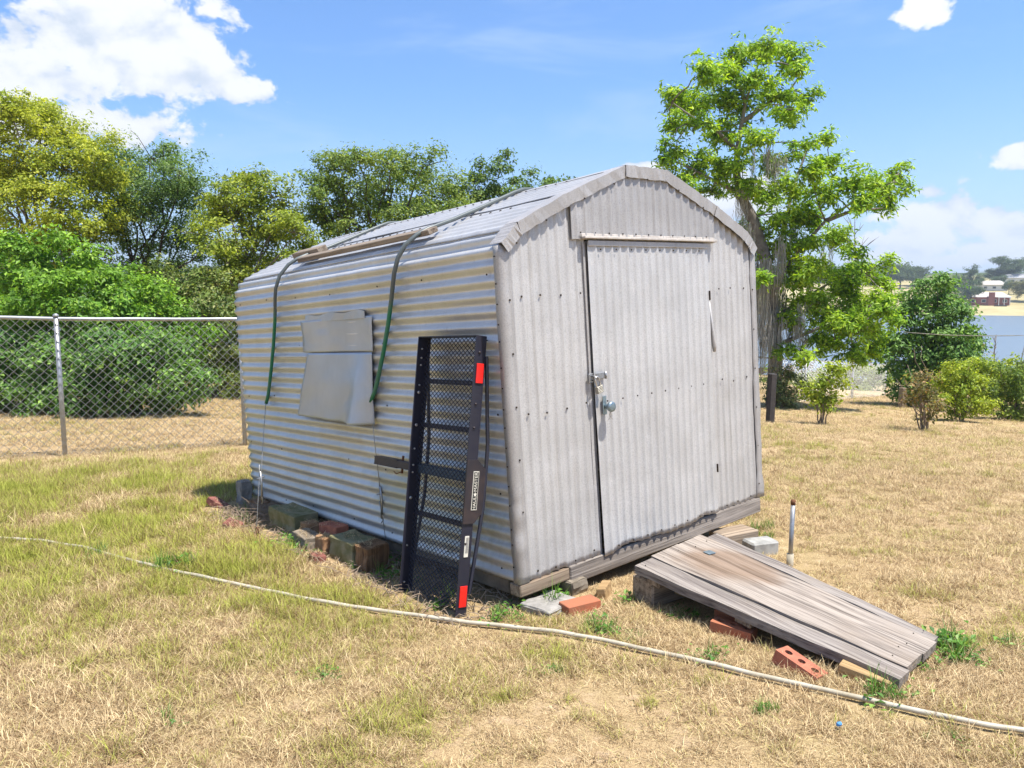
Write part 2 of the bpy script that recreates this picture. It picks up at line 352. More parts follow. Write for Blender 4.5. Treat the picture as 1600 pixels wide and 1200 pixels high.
# finer angular steps where the yard is
aa = aa - 0.55 * np.sin(aa); rr = np.concatenate([[0.05], np.geomspace(0.8, 5200, NR)])
AA, RR = np.meshgrid(aa, rr); GX = RR * np.sin(AA); GY = RR * np.cos(AA)
P = np.stack([GX, GY, gz(GX, GY)], -1)
def ground_mat():
    m, q = mat_new('dry_lawn'); c = q.coord(); x, y, z = q.sep(c)
    f1 = q.noise(q.mapv(c, (1, 1, 0)), 60, 5, 0.7, 1.2); f2 = q.noise(q.mapv(c, (1, 1, 0)), 9, 5, 0.65); f3 = q.noise(q.mapv(c, (1, 1, 0)), 0.9, 4, 0.6)
    f4 = q.noise(q.mapv(c, (1, 1, 0), (9, 4, 0)), 0.45, 4, 0.6); v = q.noise(q.mapv(c, (1, 1, 0), (0, 0, 0), (0, 0, 0.4)), 140, 3, 0.7, 2.0)
    sand = q.mix(q.ss(f1, 0.3, 0.7), (0.36, 0.25, 0.15), (0.54, 0.40, 0.26))
    straw = q.mix(q.ss(v, 0.33, 0.68), (0.17, 0.105, 0.052), (0.55, 0.41, 0.225))
    cc = q.mix(q.ss(f2, 0.28, 0.50), sand, straw)
    gr = q.ss(q.m('ADD', q.m('MULTIPLY', f3, 0.6), q.m('MULTIPLY', f4, 0.4)), 0.47, 0.66)
    far = q.ss(y, 9, 30)
    cc = q.mix(q.m('MULTIPLY', gr, q.m('ADD', 0.22, q.m('MULTIPLY', far, 0.25))), cc, q.mix(q.ss(v, 0.3, 0.7), (0.15, 0.17, 0.035), (0.36, 0.37, 0.10)))
    rad = q.m('SQRT', q.m('ADD', q.m('MULTIPLY', x, x), q.m('MULTIPLY', y, y)))
    wood_ = q.mix(q.ss(q.noise(c, 0.02, 5, 0.7), 0.35, 0.65), (0.035, 0.06, 0.02), (0.075, 0.10, 0.035))
    park = q.mix(q.ss(q.noise(c, 0.06, 4, 0.6), 0.4, 0.65), (0.31, 0.265, 0.13), (0.42, 0.35, 0.19))
    cc = q.mix(q.ss(rad, 40, 120), cc, park); cc = q.mix(q.ss(rad, 430, 520), cc, wood_)
    back = q.m('MULTIPLY', q.ss(q.m('ADD', x, q.m('MULTIPLY', y, -0.1)), -4.0, 1.0, 1.0, 0.0), q.ss(y, 22, 30)); cc = q.mix(back, cc, wood_)
    h = q.m('ADD', q.m('MULTIPLY', f1, 0.6), q.m('MULTIPLY', v, 0.5))
    finish(q, cc, 0.97, 0, q.bump(h, 0.55, 0.025), 0.1); return m
M['ground'] = ground_mat()
g_o = link('ground', grid_mesh('ground', P), M['ground']); tag(g_o, 'dry sunburnt lawn of straw and sand sloping to the lake', kind='structure')
def water_mat():
    m, q = mat_new('lake_water'); c = q.coord(); n = q.noise(q.mapv(c, (0.35, 0.9, 1), rot=(0, 0, -0.5)), 1.1, 5, 0.6); b = q.noise(c, 0.02, 3)
    finish(q, (0.13, 0.165, 0.195), q.m('ADD', 0.25, q.m('MULTIPLY', b, 0.12)), 0, q.bump(n, 0.10, 0.25), 0.5); return m
wv = []; 
for k in range(96): 
    a = 2 * math.pi * k / 96; wv.append((170 + 330 * math.cos(a), 140 + 330 * math.sin(a), LAKE))
wm = bpy.data.meshes.new('lake'); wm.from_pydata(wv, [], [tuple(range(96))]); M['water'] = water_mat()
tag(link('lake', wm, M['water']), 'calm pale blue lake below the yard', kind='structure')

# ------------------------------------------------------------------ the shed
d1 = ray(-243, 560).normalized(); d2 = ray(2180, 410).normalized(); d2 = (d2 - d1 * d1.dot(d2)).normalized(); upv = d2.cross(d1)
P0 = Vector((0.0395, 3.8025, 0.1301))
SM = Matrix(((d2.x, d1.x, upv.x, P0.x), (d2.y, d1.y, upv.y, P0.y), (d2.z, d1.z, upv.z, P0.z), (0, 0, 0, 1)))   # local x across the front, y to the rear, z up
WD, LN = 2.27, 3.41
shed = empty('metal_shed', mat=SM)
tag(shed, 'small corrugated metal shed with flat-topped gable leaning on blocks', 'shed')
half = [(0, 0), (0.0, 1.60), (0.012, 1.70), (0.055, 1.775), (0.13, 1.83), (0.46, 1.975), (0.93, 2.152), (0.98, 2.163), (1.135, 2.165)]
prof = half + [(WD - x, z) for x, z in half[-2::-1]]
def resample(pl, step):
    pl = np.array(pl, float); seg = np.hypot(*np.diff(pl, axis=0).T); s = np.concatenate([[0], np.cumsum(seg)])
    n = int(s[-1] / step); t = np.linspace(0, s[-1], n + 1); return t, np.stack([np.interp(t, s, pl[:, 0]), np.interp(t, s, pl[:, 1])], 1), s
step = 0.0095
ts, pp, knots = resample(prof, step)
for _ in range(5): pp[1:-1] = 0.25 * pp[:-2] + 0.5 * pp[1:-1] + 0.25 * pp[2:]
tan = np.gradient(pp, axis=0); tan /= np.linalg.norm(tan, axis=1)[:, None]; nor = np.stack([-tan[:, 1], tan[:, 0]], 1)   # outward on the left side
TOT = ts[-1]
def top_z(x): return float(np.interp(x, [p[0] for p in prof[1:-1]], [p[1] for p in prof[1:-1]]))
def shell(name, s0, s1, y0, y1, mat, lift, amp=0.0105, pitch=0.0765, seed=0, wave=0.0):
    i0, i1 = int(s0 / step), min(int(s1 / step) + 1, len(ts) - 1)
    ys = np.linspace(y0, y1, 60); S_ = ts[i0:i1 + 1]
    YY, SS = np.meshgrid(ys, S_)
    off = lift + amp * np.sin(2 * np.pi * SS / pitch) + 0.009 * (fbm(YY * 1.6, SS * 2.0, seed, 3) - 0.5) + 0.004 * (fbm(YY * 6, SS * 5, seed + 5, 2) - 0.5)
    # dented edge strip beside the front corner
    off = off - wave * np.exp(-((YY - y0) / 0.05) ** 2) * (0.5 + vnoise(SS * 9, SS * 0, 4))
    Pm = np.stack([pp[i0:i1+1, 0][:, None] + nor[i0:i1+1, 0][:, None] * off, YY + 0.006 * (vnoise(SS * 14, YY * 0 + 3, seed) - 0.5) * (np.abs(YY - y1) < 0.02), pp[i0:i1+1, 1][:, None] + nor[i0:i1+1, 1][:, None] * off], -1)
    o = link(name, grid_mesh(name, Pm), mat, shed); solidify(o, 0.0016); return o
sE = 1.60
shell('wall_sheet', 0.0, 1.20, 0.0, LN, M['side'], 0.0, seed=1, wave=0.004)
shell('wall_sheet', 1.175, 1.86, -0.002, LN + 0.004, M['side'], 0.004, seed=2, wave=0.004)
shell('roof_sheet', 1.83, 2.32, -0.004, LN + 0.006, M['roof'], 0.008, 0.0045, seed=3)
shell('roof_sheet', 2.29, 2.78, -0.002, LN + 0.004, M['roof'], 0.012, 0.0045, seed=4)
shell('ridge_sheet', 2.72, TOT - 2.72, -0.006, LN + 0.008, M['roof'], 0.017, 0.003, seed=5)
shell('roof_sheet', TOT - 2.78, TOT - 1.83, -0.002, LN + 0.004, M['roof'], 0.012, 0.0045, seed=6)
shell('wall_sheet', TOT - 1.86, TOT, 0.0, LN, M['side'], 0.004, seed=7)
def face_sheet(name, x0, x1, z0f, z1f, y, mat, amp=0.0042, pitch=0.067, seed=0, nz=60, parent=None, rag=0.0, sgn=-1):
    xs = np.linspace(x0, x1, max(8, int((x1 - x0) / 0.0075))); t = np.linspace(0, 1, nz)
    XX, TT = np.meshgrid(xs, t)
    za = np.array([z0f(v) for v in xs]); zb = np.array([z1f(v) for v in xs])
    za = za + rag * (vnoise(xs * 16, xs * 0, seed + 2) - 0.5)
    ZZ = za[None] + (zb - za)[None] * TT
    s = 2.6 * (0.5 + 0.5 * np.cos(2 * np.pi * XX / pitch)) ** 3.5 - 0.4
    off = amp * s + 0.012 * (fbm(XX * 2.2, ZZ * 1.6, seed, 3) - 0.5) + 0.003 * (fbm(XX * 9, ZZ * 7, seed + 4, 2) - 0.5)
    YY = y + sgn * off
    return xs, np.stack([XX, YY, ZZ], -1)
def mk_front(name, x0, x1, z0f, z1f, y, mat, parent=None, **k):
    xs, Pm = face_sheet(name, x0, x1, z0f, z1f, y, mat, **k)
    o = link(name, grid_mesh(name, Pm), mat, parent or shed); solidify(o, 0.0014); return o, Pm
mk_front('front_sheet', 0.012, 0.600, lambda x: 0.0, lambda x: top_z(x) - 0.012, -0.004, M['front'], seed=21, rag=0.012)
mk_front('front_sheet', 1.728, WD - 0.012, lambda x: 0.0, lambda x: top_z(x) - 0.012, -0.004, M['front'], seed=22, rag=0.012)
mk_front('gable_sheet', 0.50, 1.80, lambda x: 1.757, lambda x: top_z(x) - 0.01, -0.020, M['gable'], seed=23)
# rear wall
mk_front('rear_sheet', 0.012, WD - 0.012, lambda x: 0.0, lambda x: top_z(x) - 0.012, LN - 0.004, M['front'], seed=24, sgn=1)
# door leaf: its left edge stands off a little more towards the foot, its lower edge is bent and ragged
xs, Pm = face_sheet('door', 0.606, 1.722, lambda x: 0.004 + 0.010 * math.sin(x * 9), lambda x: 1.752, -0.026, None, amp=0.0042, seed=31, rag=0.020)
zz = Pm[..., 2]; xx = Pm[..., 0]
Pm[..., 0] += np.clip((xx - 0.606) / -0.30 + 1, 0, 1) * 0.013 * np.clip((1.0 - zz) / 1.0, 0, 1)
flat = np.clip((0.16 - zz) / 0.16, 0, 1)
Pm[..., 1] -= 0.012 * flat ** 2 * (0.4 + vnoise(xx * 6, xx * 0, 5))
plain = np.clip((xx - 0.606) / 0.075, 0, 1); plain = plain * plain
Pm[..., 1] = -0.026 + (Pm[..., 1] + 0.026) * (0.25 + 0.75 * plain)
door = link('door', grid_mesh('door', Pm), M['door'], shed); solidify(door, 0.0016)
MB().box((1.16, -0.037, 1.738), (1.11, 0.006, 0.030)).build('top_batten', M['trim'], door, bevel=0.002)
def knob():
    m = MB().box((0.668, -0.040, 0.845), (0.030, 0.006, 0.105)); m.build('knob_plate', M['zincblue'], door, bevel=0.002)
    m = MB(); c = Vector((0.672, -0.043, 0.838)); pts = [c + Vector((0, -t, 0)) for t in (0, 0.012, 0.022, 0.030, 0.044, 0.052, 0.054)]
    m.tube(pts, [0.012, 0.012, 0.014, 0.026, 0.030, 0.027, 0.018], 20); m.build('knob', M['zincblue'], door, True)
    m = MB()
    for k in range(6):
        a = c + Vector((0.004 * k - 0.006, -0.03, -0.02)); m.tube([a, a + Vector((rnd.uniform(-.02, .03), -0.004, -0.03)), a + Vector((rnd.uniform(-.03, .06), -0.002, -0.055))], 0.0007, 4)
    m.build('dangling_thread', M['twig'], door)
knob()
m = MB().box((0.648, -0.042, 1.012), (0.088, 0.006, 0.036)); hs = m.build('hasp', M['zinc'], door, bevel=0.0025)
m = MB(); m.tube([(0.682, -0.046, 0.992), (0.682, -0.046, 1.032)], 0.006, 8); m.build('hasp_hinge', M['zinc'], hs, True)
m = MB().box((0.588, -0.022, 1.003), (0.034, 0.010, 0.052)); m.build('hasp_plate', M['zinc'], shed, bevel=0.003)
m = MB(); m.tube([(0.592, -0.026, 0.990), (0.592, -0.050, 0.994), (0.592, -0.054, 1.003), (0.592, -0.050, 1.012), (0.592, -0.026, 1.016)], 0.0045, 8); m.build('hasp_staple', M['zinc'], shed, True)
def padlock():
    c = SM @ Vector((0.603, -0.052, 1.003))
    Mx = Matrix.Translation(c) @ SM.to_3x3().to_4x4() @ Matrix.Rotation(R(-14), 4, 'Y')
    e = empty('padlock', mat=Mx); tag(e, 'small laminated steel padlock hanging from the door hasp', 'padlock')
    m = MB()
    for k in range(5): m.box((0, 0, -0.050 - k * 0.0082), (0.046, 0.022, 0.0078))
    m.build('body', M['padlock'], e, bevel=0.0022)
    m = MB(); arc = [(-0.0155, 0, -0.048), (-0.0155, 0, -0.010)] + [(-0.0155 * math.cos(R(t)), 0, -0.010 + 0.0165 * math.sin(R(t))) for t in range(15, 180, 15)] + [(0.0155, 0, -0.010), (0.0155, 0, -0.048)]
    m.tube(arc, 0.0038, 10); m.build('shackle', M['bolt'], e, True)
padlock()
# header, jamb, edge trims
m = MB().box((1.181, -0.040, 1.768), (1.228, 0.030, 0.013)); m.box((1.181, -0.027, 1.780), (1.228, 0.004, 0.022)); m.build('door_header', M['paint_white'], shed, bevel=0.003)
for xj in (0.605, 1.725): MB().box((xj, 0.006, 0.87), (0.040, 0.02, 1.76)).build('door_jamb', M['front'], shed)
m = MB().box((0.592, -0.0135, 1.36), (0.016, 0.004, 0.76)); m.build('jamb_trim', M['trim'], shed, bevel=0.001)
def slot(x, z, h):
    MB().box((x, -0.029, z), (0.008, 0.012, h)).build('hinge', M['screw'], shed, bevel=0.002)
slot(1.722, 1.425, 0.060); slot(1.735, 0.30, 0.055)
m = MB(); m.tube([(1.727, -0.020, 1.39), (1.742, -0.021, 1.24), (1.758, -0.024, 1.10), (1.760, -0.023, 1.06)], [0.005, 0.010, 0.016, 0.008], 8); m.build('caulk_drip', M['front'], shed, True)
def rake(a, b, w=0.046, i=0):
    a = Vector((a[0], 0, a[1])); b = Vector((b[0], 0, b[1])); t = (b - a).normalized(); n = Vector((-t.z, 0, t.x))
    if n.z < -0.2: n = -n
    if abs(n.z) <= 0.2 and ((a.x < 1) == (n.x > 0)): n = -n
    n_o = n * 0.020; y1 = -0.040 - 0.0025 * (i % 2)
    K = 10; m = MB(); rows = []
    for k in range(K + 1):
        p = a + (b - a) * (k / K); j = lambda s: rnd.uniform(-1, 1) * s
        rows.append([p + n_o + Vector((0, 0.055, 0)) + n * j(.002), p + n_o + Vector((0, y1, 0)) + n * j(.003), p - n * (w + j(.003)) + Vector((0, y1 + 0.005 + j(.004), 0))])
    Pm = np.array([[tuple(c) for c in r] for r in rows]); o = link('rake_trim', grid_mesh('rake_trim', Pm, False), M['trim'], shed); solidify(o, 0.002, 0); return o
pts = [(0.0, 1.715), (0.105, 1.815), (0.455, 1.973), (0.945, 2.160), (1.325, 2.160), (1.815, 1.973), (2.165, 1.815), (2.27, 1.715)]
for i in range(len(pts) - 1): rake(pts[i], pts[i + 1], i=i)
def corner(x, sg):
    zs = np.linspace(0.0, 1.72, 44); k = (vnoise(zs * 11, zs * 0, 8 if sg > 0 else 9) - 0.5); dm = np.clip((0.75 - zs) / 0.4, 0, 1) * (1 if sg > 0 else 0.6)
    P_ = np.stack([np.stack([np.full_like(zs, x - sg * 0.014) - sg * 0.006 * k, np.full_like(zs, 0.030), zs], -1),
                   np.stack([np.full_like(zs, x - sg * 0.015) - sg * 0.012 * k * (0.3 + dm), -0.016 - 0.016 * np.abs(k) * (0.3 + 2 * dm), zs], -1),
                   np.stack([x + sg * (0.055 + 0.010 * k), -0.019 + 0.010 * k * (0.3 + dm), zs], -1)], 1)
    o = link('corner_trim', grid_mesh('corner_trim', P_, True), M['trim'], shed); solidify(o, 0.0018)
corner(0.0, 1); corner(WD, -1)
# screws and nail holes: many, tiny
m = MB()
def scr(p, n, r=0.0055):
    p = Vector(p); n = Vector(n); m.tube([p, p + n * 0.003, p + n * 0.005], [r, r, r * 0.5], 6)
for zrow in (0.06, 0.47, 0.86, 1.26, 1.60):
    for y in np.arange(0.12, 3.35, 0.53): scr((-0.0085, y + rnd.uniform(-.05, .05), zrow + rnd.uniform(-.015, .015)), (-1, 0, 0))
for z in np.arange(0.08, 1.7, 0.105): scr((-0.017, 0.018, z + rnd.uniform(-.02, .02)), (-1, 0, 0), 0.004)
for x in (0.12, 0.25, 0.40, 0.55, 1.85, 1.98, 2.14):
    for z in (0.03, 0.86, 1.47): scr((x, -0.012, z + rnd.uniform(-.012, .012)), (0, -1, 0), 0.006)
for z in np.arange(0.1, 1.7, 0.27): scr((0.034, -0.020, z), (0, -1, 0)); scr((WD - 0.034, -0.020, z), (0, -1, 0))
for x in np.arange(0.70, 1.70, 0.13): scr((x, -0.0385, 1.705), (0, -1, 0)); scr((x, -0.033, 0.865), (0, -1, 0)); scr((x + .03, -0.036, 0.03), (0, -1, 0), 0.005)
for x in np.arange(0.56, 1.80, 0.115): scr((x, -0.028, 1.795), (0, -1, 0), 0.005)
for i in range(len(pts) - 1):
    a, b = pts[i], pts[i + 1]; t = Vector((b[0]-a[0], 0, b[1]-a[1])); nn = max(1, int(t.length / 0.2)); n = Vector((-t.z, 0, t.x)).normalized()
    for k in range(nn): f_ = (k + 0.5) / nn; p = Vector((a[0], 0, a[1])) + t * f_ - n * 0.048; scr((p.x, -0.038, p.z), (0, -1, 0), 0.0055)
for y in np.arange(0.35, 3.3, 0.09): 
    for xx_, zz_ in ((0.405, 1.965), (0.86, 2.142)): scr((xx_, y, zz_ + 0.004), (-0.35, 0, 0.94), 0.008)
tag(m.build('screws', M['screw'], shed), kind='stuff')
# window cover: a nailed flat strip above, a loose bent sheet below
def patchgrid(name, A, B, C_, D, fn, mat, nu=26, nv=22):
    u = np.linspace(0, 1, nu); v = np.linspace(0, 1, nv); U, V = np.meshgrid(u, v)
    A, B, C_, D = (np.array(k, float) for k in (A, B, C_, D))
    Pq = ((1-U)*(1-V))[..., None]*A + (U*(1-V))[..., None]*B + (U*V)[..., None]*C_ + ((1-U)*V)[..., None]*D
    Pq[..., 0] -= fn(U, V); o = link(name, grid_mesh(name, Pq), mat, shed); solidify(o, 0.0015); return o
cover = patchgrid('window_cover', (-0.014, 2.20, 1.425), (-0.014, 1.215, 1.428), (-0.014, 1.235, 1.205), (-0.014, 2.19, 1.205), lambda U, V: 0.007 + 0.014 * (fbm(U * 3, V * 2, 40, 2) - 0.5) + 0.006 * np.sin(U * 6.3), M['patch'])
def bent(U, V): return 0.010 + 0.050 * V * (0.4 + 0.6 * U) + 0.05 * np.exp(-((U - 0.86) / 0.10) ** 2) * V + 0.03 * (fbm(U * 3 + V, V * 2.4, 44, 2) - 0.5) * (0.2 + V) - 0.055 * np.clip((U - 0.86) / 0.14, 0, 1) * V
patchgrid('window_flap', (-0.014, 2.12, 1.20), (-0.014, 1.25, 1.20), (-0.014, 1.275, 0.745), (-0.014, 2.345, 0.745), bent, M['patch'], 40, 30)
m = MB(); yy_ = np.linspace(2.12, 1.30, 12)
Pm = np.array([[(-0.020 - 0.006 * rnd.random(), y_, 1.415), (-0.018 - 0.006 * rnd.random(), y_, 1.462 + 0.008 * math.sin(y_ * 19) + rnd.uniform(-.004, .004))] for y_ in yy_]); solidify(link('top_flashing', grid_mesh('top_flashing', Pm, False), M['patch'], cover), 0.0015)
# timber floor frame
MB().box((1.30, 0.025, -0.052), (1.90, 0.09, 0.104)).build('front_sill', M['beam'], shed, bevel=0.006)
MB().box((0.165, 0.022, -0.036), (0.36, 0.085, 0.066)).build('sill_end', M['timber'], shed, bevel=0.006)
MB().box((2.02, 0.150, -0.046), (0.42, 0.09, 0.075)).build('sill_end', M['redwood'], shed, bevel=0.006)
MB().box((0.07, 1.75, -0.045), (0.09, 3.26, 0.09)).build('side_sill', M['dkstone'], shed, bevel=0.006)
MB().box((WD - 0.07, 1.8, -0.045), (0.09, 3.10, 0.09)).build('side_sill', M['dkstone'], shed, bevel=0.006)
MB().box((WD / 2, LN - 0.08, -0.045), (2.1, 0.09, 0.09)).build('rear_sill', M['dkstone'], shed)
MB().box((WD / 2, LN / 2 + 0.02, 0.012), (WD - 0.06, LN - 0.10, 0.02)).build('floor_boards', M['timber'], shed)

def rough(o, amt=0.006, seed=0):
    bm = bmesh.new(); bm.from_mesh(o.data); bmesh.ops.subdivide_edges(bm, edges=list(bm.edges), cuts=3, use_grid_fill=True); r_ = random.Random(seed); ph = [r_.uniform(0, 9) for _ in range(6)]
    for v in bm.verts:
        c = v.co; k = math.sin(c.x * 31 + ph[0]) * math.cos(c.y * 27 + ph[1]) + math.sin(c.z * 43 + ph[2] + c.x * 19) + 0.6 * math.sin(c.y * 71 + ph[3] + c.z * 57)
        v.co = c + c.normalized() * 0.0 + v.normal * (k * amt * 0.5 + r_.uniform(-1, 1) * amt * 0.35)
    bm.to_mesh(o.data); bm.free(); return o
def L2W(x, y, z): return SM @ Vector((x, y, z))
def gplace(name, px, py, size, mat, rz, label, cat, group=None, tilt=(0, 0), sink=0.008, dz=0.0, bevel=0.006, holes=0, lift=None, fn=None):
    """a block lying where a pixel of the photograph meets the ground"""
    p = G(px, py); z = gz1(p.x, p.y) - sink + dz if lift is None else lift
    o = MB().box((0, 0, size[2] / 2), size).build(name, mat, None, bevel=bevel)
    o.location = (p.x, p.y, z); o.rotation_euler = (R(tilt[0]), R(tilt[1]), R(rz)); tag(o, label, cat, group); return o

# ------------------------------------------------------------------ foliage generators
def leaves(name, pts, nrm, size, mat, parent, aspect=0.55, fold=0.25, seed=1):
    """pts (n,3) leaf bases, nrm (n,3) leaf normals; one folded rhombus each"""
    r = np.random.default_rng(seed); n = len(pts)
    nrm = nrm / np.linalg.norm(nrm, axis=1)[:, None]
    t = r.normal(size=(n, 3)); t[:, 2] -= 0.25; t -= nrm * (t * nrm).sum(1)[:, None]; t /= np.linalg.norm(t, axis=1)[:, None]
    b = np.cross(nrm, t); L = (size * r.uniform(0.6, 1.3, n))[:, None]; Wd = L * aspect * 0.5
    mid = pts + t * L * 0.45 - nrm * L * fold * 0.12
    v = np.stack([pts, mid + b * Wd + nrm * L * fold * 0.3, pts + t * L - nrm * L * 0.1, mid - b * Wd + nrm * L * fold * 0.3], 1).reshape(-1, 3)
    i = np.arange(n)[:, None] * 4
    f = np.concatenate([i + np.array([[0, 1, 2]]), i + np.array([[0, 2, 3]])], 1).reshape(-1, 3)
    return link(name, np_mesh(name, v, f), mat, parent)
def crown_points(blobs, per_m2, leaf_n, clump, seed, up=0.7, shellk=0.55, spray=0.14):
    """blobs: (x,y,z,rx,ry,rz). each blob breaks into boughs, each bough into twig ends, a tuft of leaves round each twig end; some twigs stick out of the outline"""
    r = np.random.default_rng(seed); P_, N_, tips = [], [], []
    for (x, y, z, rx, ry, rz) in blobs:
        area = 4 * math.pi * ((rx*ry)**1.6/3 + (rx*rz)**1.6/3 + (ry*rz)**1.6/3) ** (1/1.6); k = max(6, int(area * per_m2)); nb = max(5, min(16, k // 5)); R3 = np.array([rx, ry, rz])
        bd = r.normal(size=(nb, 3)); bd /= np.linalg.norm(bd, axis=1)[:, None]; bc = bd * r.uniform(shellk, 1.0, nb)[:, None]; bi = r.integers(0, nb, k)
        o1 = r.normal(size=(k, 3)) * np.array([0.23, 0.23, 0.15]); c0 = bc[bi] + o1; out = r.random(k) < spray; c0[out] = bd[bi[out]] * r.uniform(1.05, 1.45, out.sum())[:, None] + r.normal(size=(out.sum(), 3)) * 0.12
        c = np.array([x, y, z]) + c0 * R3; d = bd[bi] * 0.5 + o1 * 1.6
        tips.append(np.concatenate([c, np.array([x, y, z]) + bc[bi] * R3 * 0.08], 1))
        m_ = r.poisson(np.where(out, leaf_n * 0.45, leaf_n)); tot = m_.sum(); ci = np.repeat(np.arange(k), m_)
        cs = (clump * r.uniform(0.5, 1.3, k) * np.where(out, 0.7, 1.0))[ci][:, None]
        o = r.normal(size=(tot, 3)) * np.array([0.55, 0.55, 0.32]) * cs
        P_.append(c[ci] + o); N_.append(d[ci] * 0.7 + o / cs * 0.4 + r.normal(size=(tot, 3)) * 0.5 + np.array([0.1, -0.12, up]))
    return np.concatenate(P_), np.concatenate(N_), np.concatenate(tips)
def limb(m, a, b, r0, r1, wob=0.12, n=6, sides=7, rr_=rnd):
    a, b = Vector(a), Vector(b); L = (b - a).length; pts = []
    for i in range(n + 1):
        t = i / n; p = a.lerp(b, t); k = math.sin(math.pi * t) * L * wob
        pts.append(p + Vector((rr_.uniform(-1, 1) * k * 0.5, rr_.uniform(-1, 1) * k * 0.5, k * 0.35 * (1 if i else 0))))
    m.tube(pts, [r0 + (r1 - r0) * i / n for i in range(n + 1)], sides); return pts
def make_tree(name, label, cat, base, blobs, trunk_r, fork, leafm, barkm, per_m2=7, leaf_n=26, clump=0.28, size=0.09, seed=1, group=None, twigs=60, up=0.7, aspect=0.5, stems=1, spread=0.0):
    e = empty(name, base); tag(e, label, cat, group); B = Vector(base); rl = [tuple(np.array(b[:3]) - np.array(base)) + tuple(b[3:]) for b in blobs]
    pts_, nrm_, tips = crown_points(rl, per_m2, leaf_n, clump, seed, up)
    rr_ = random.Random(seed); m = MB()
    for s_ in range(stems):
        off = Vector((rr_.uniform(-1, 1) * spread, rr_.uniform(-1, 1) * spread, 0)) if stems > 1 else Vector((0, 0, 0))
        mine = [b for i, b in enumerate(rl) if i % stems == s_] or rl[:1]
        zt = fork * (1 if stems == 1 else rr_.uniform(0.7, 1.2)); cx = sum(b[0] for b in mine) / len(mine); cy = sum(b[1] for b in mine) / len(mine)
        topc = Vector((cx * 0.35 + off.x, cy * 0.35 + off.y, zt))
        tr = limb(m, off * 0.3 + Vector((0, 0, -0.15)), topc, trunk_r * 1.25, trunk_r * 0.8, 0.05, 7, 9, rr_)
        for b in mine:
            st = tr[rr_.randint(4, 7)] if b[2] < zt * 1.5 else tr[7]
            limb(m, st, Vector(b[:3]), trunk_r * rr_.uniform(0.22, 0.36), trunk_r * 0.07, 0.14, 6, 6, rr_)
    sel = rr_.sample(range(len(tips)), min(twigs, len(tips)))
    for i in sel: limb(m, tips[i, 3:], tips[i, :3], max(0.006, trunk_r * 0.09), 0.004, 0.15, 3, 4, rr_)
    m.build('trunk', barkm, e, True)
    leaves('crown', pts_, nrm_, size, leafm, e, aspect, seed=seed + 5)
    return e
def pxblobs(lst, Yd, seed=0, dy=0.8, k=1.0):
    """(px, py, radius px[, depth offset]) -> blobs at a depth"""
    r = random.Random(seed); out = []
    for b in lst:
        yd = Yd + (b[3] if len(b) > 3 else r.uniform(-dy, dy)); p = at(b[0], b[1], yd); rad = b[2] / FPX * yd * k
        out.append((p.x, p.y, p.z, rad, rad * 1.05, rad * 0.85))
    return out
LF = {
 'yellow': leafmat('yellow_green_leaves', (0.29, 0.375, 0.03), (0.45, 0.50, 0.045), (0.54, 0.53, 0.09), trans=0.5),
 'olive': leafmat('olive_leaves', (0.22, 0.31, 0.03), (0.36, 0.43, 0.045), (0.46, 0.48, 0.09), trans=0.5),
 'green': leafmat('mid_green_leaves', (0.10, 0.19, 0.045), (0.17, 0.27, 0.065), (0.24, 0.33, 0.10), trans=0.48),
 'oak': leafmat('oak_leaves', (0.14, 0.235, 0.035), (0.25, 0.34, 0.05), (0.33, 0.39, 0.09), trans=0.48),
 'lush': leafmat('lush_leaves', (0.13, 0.29, 0.028), (0.23, 0.42, 0.038), (0.33, 0.48, 0.07), trans=0.48),
 'drab': leafmat('drab_shrub_leaves', (0.14, 0.22, 0.045), (0.25, 0.33, 0.075), (0.38, 0.36, 0.16), trans=0.45),
 'pecan': leafmat('bright_pinnate_leaves', (0.20, 0.38, 0.02), (0.33, 0.50, 0.03), (0.46, 0.56, 0.06), trans=0.5),
 'maple': leafmat('dark_green_leaves', (0.105, 0.235, 0.045), (0.19, 0.35, 0.07), (0.30, 0.44, 0.11), trans=0.42),
 'lemon': leafmat('lemon_green_leaves', (0.25, 0.36, 0.026), (0.40, 0.48, 0.04), (0.50, 0.53, 0.07), trans=0.48),
 'pale': leafmat('pale_green_leaves', (0.17, 0.23, 0.09), (0.27, 0.33, 0.14), (0.35, 0.38, 0.20), trans=0.45),
 'brownleaf': leafmat('browning_leaves', (0.20, 0.20, 0.05), (0.33, 0.28, 0.11), (0.36, 0.20, 0.10), trans=0.45),
 'far': leafmat('distant_leaves', (0.055, 0.105, 0.035), (0.10, 0.155, 0.05), None),
 'farlight': leafmat('distant_light_leaves', (0.15, 0.165, 0.05), (0.23, 0.23, 0.08), None),
}
def ground_at_px(px, Yd):
    x = (px - 800) / FPX * Yd; return (x, Yd, gz1(x, Yd))
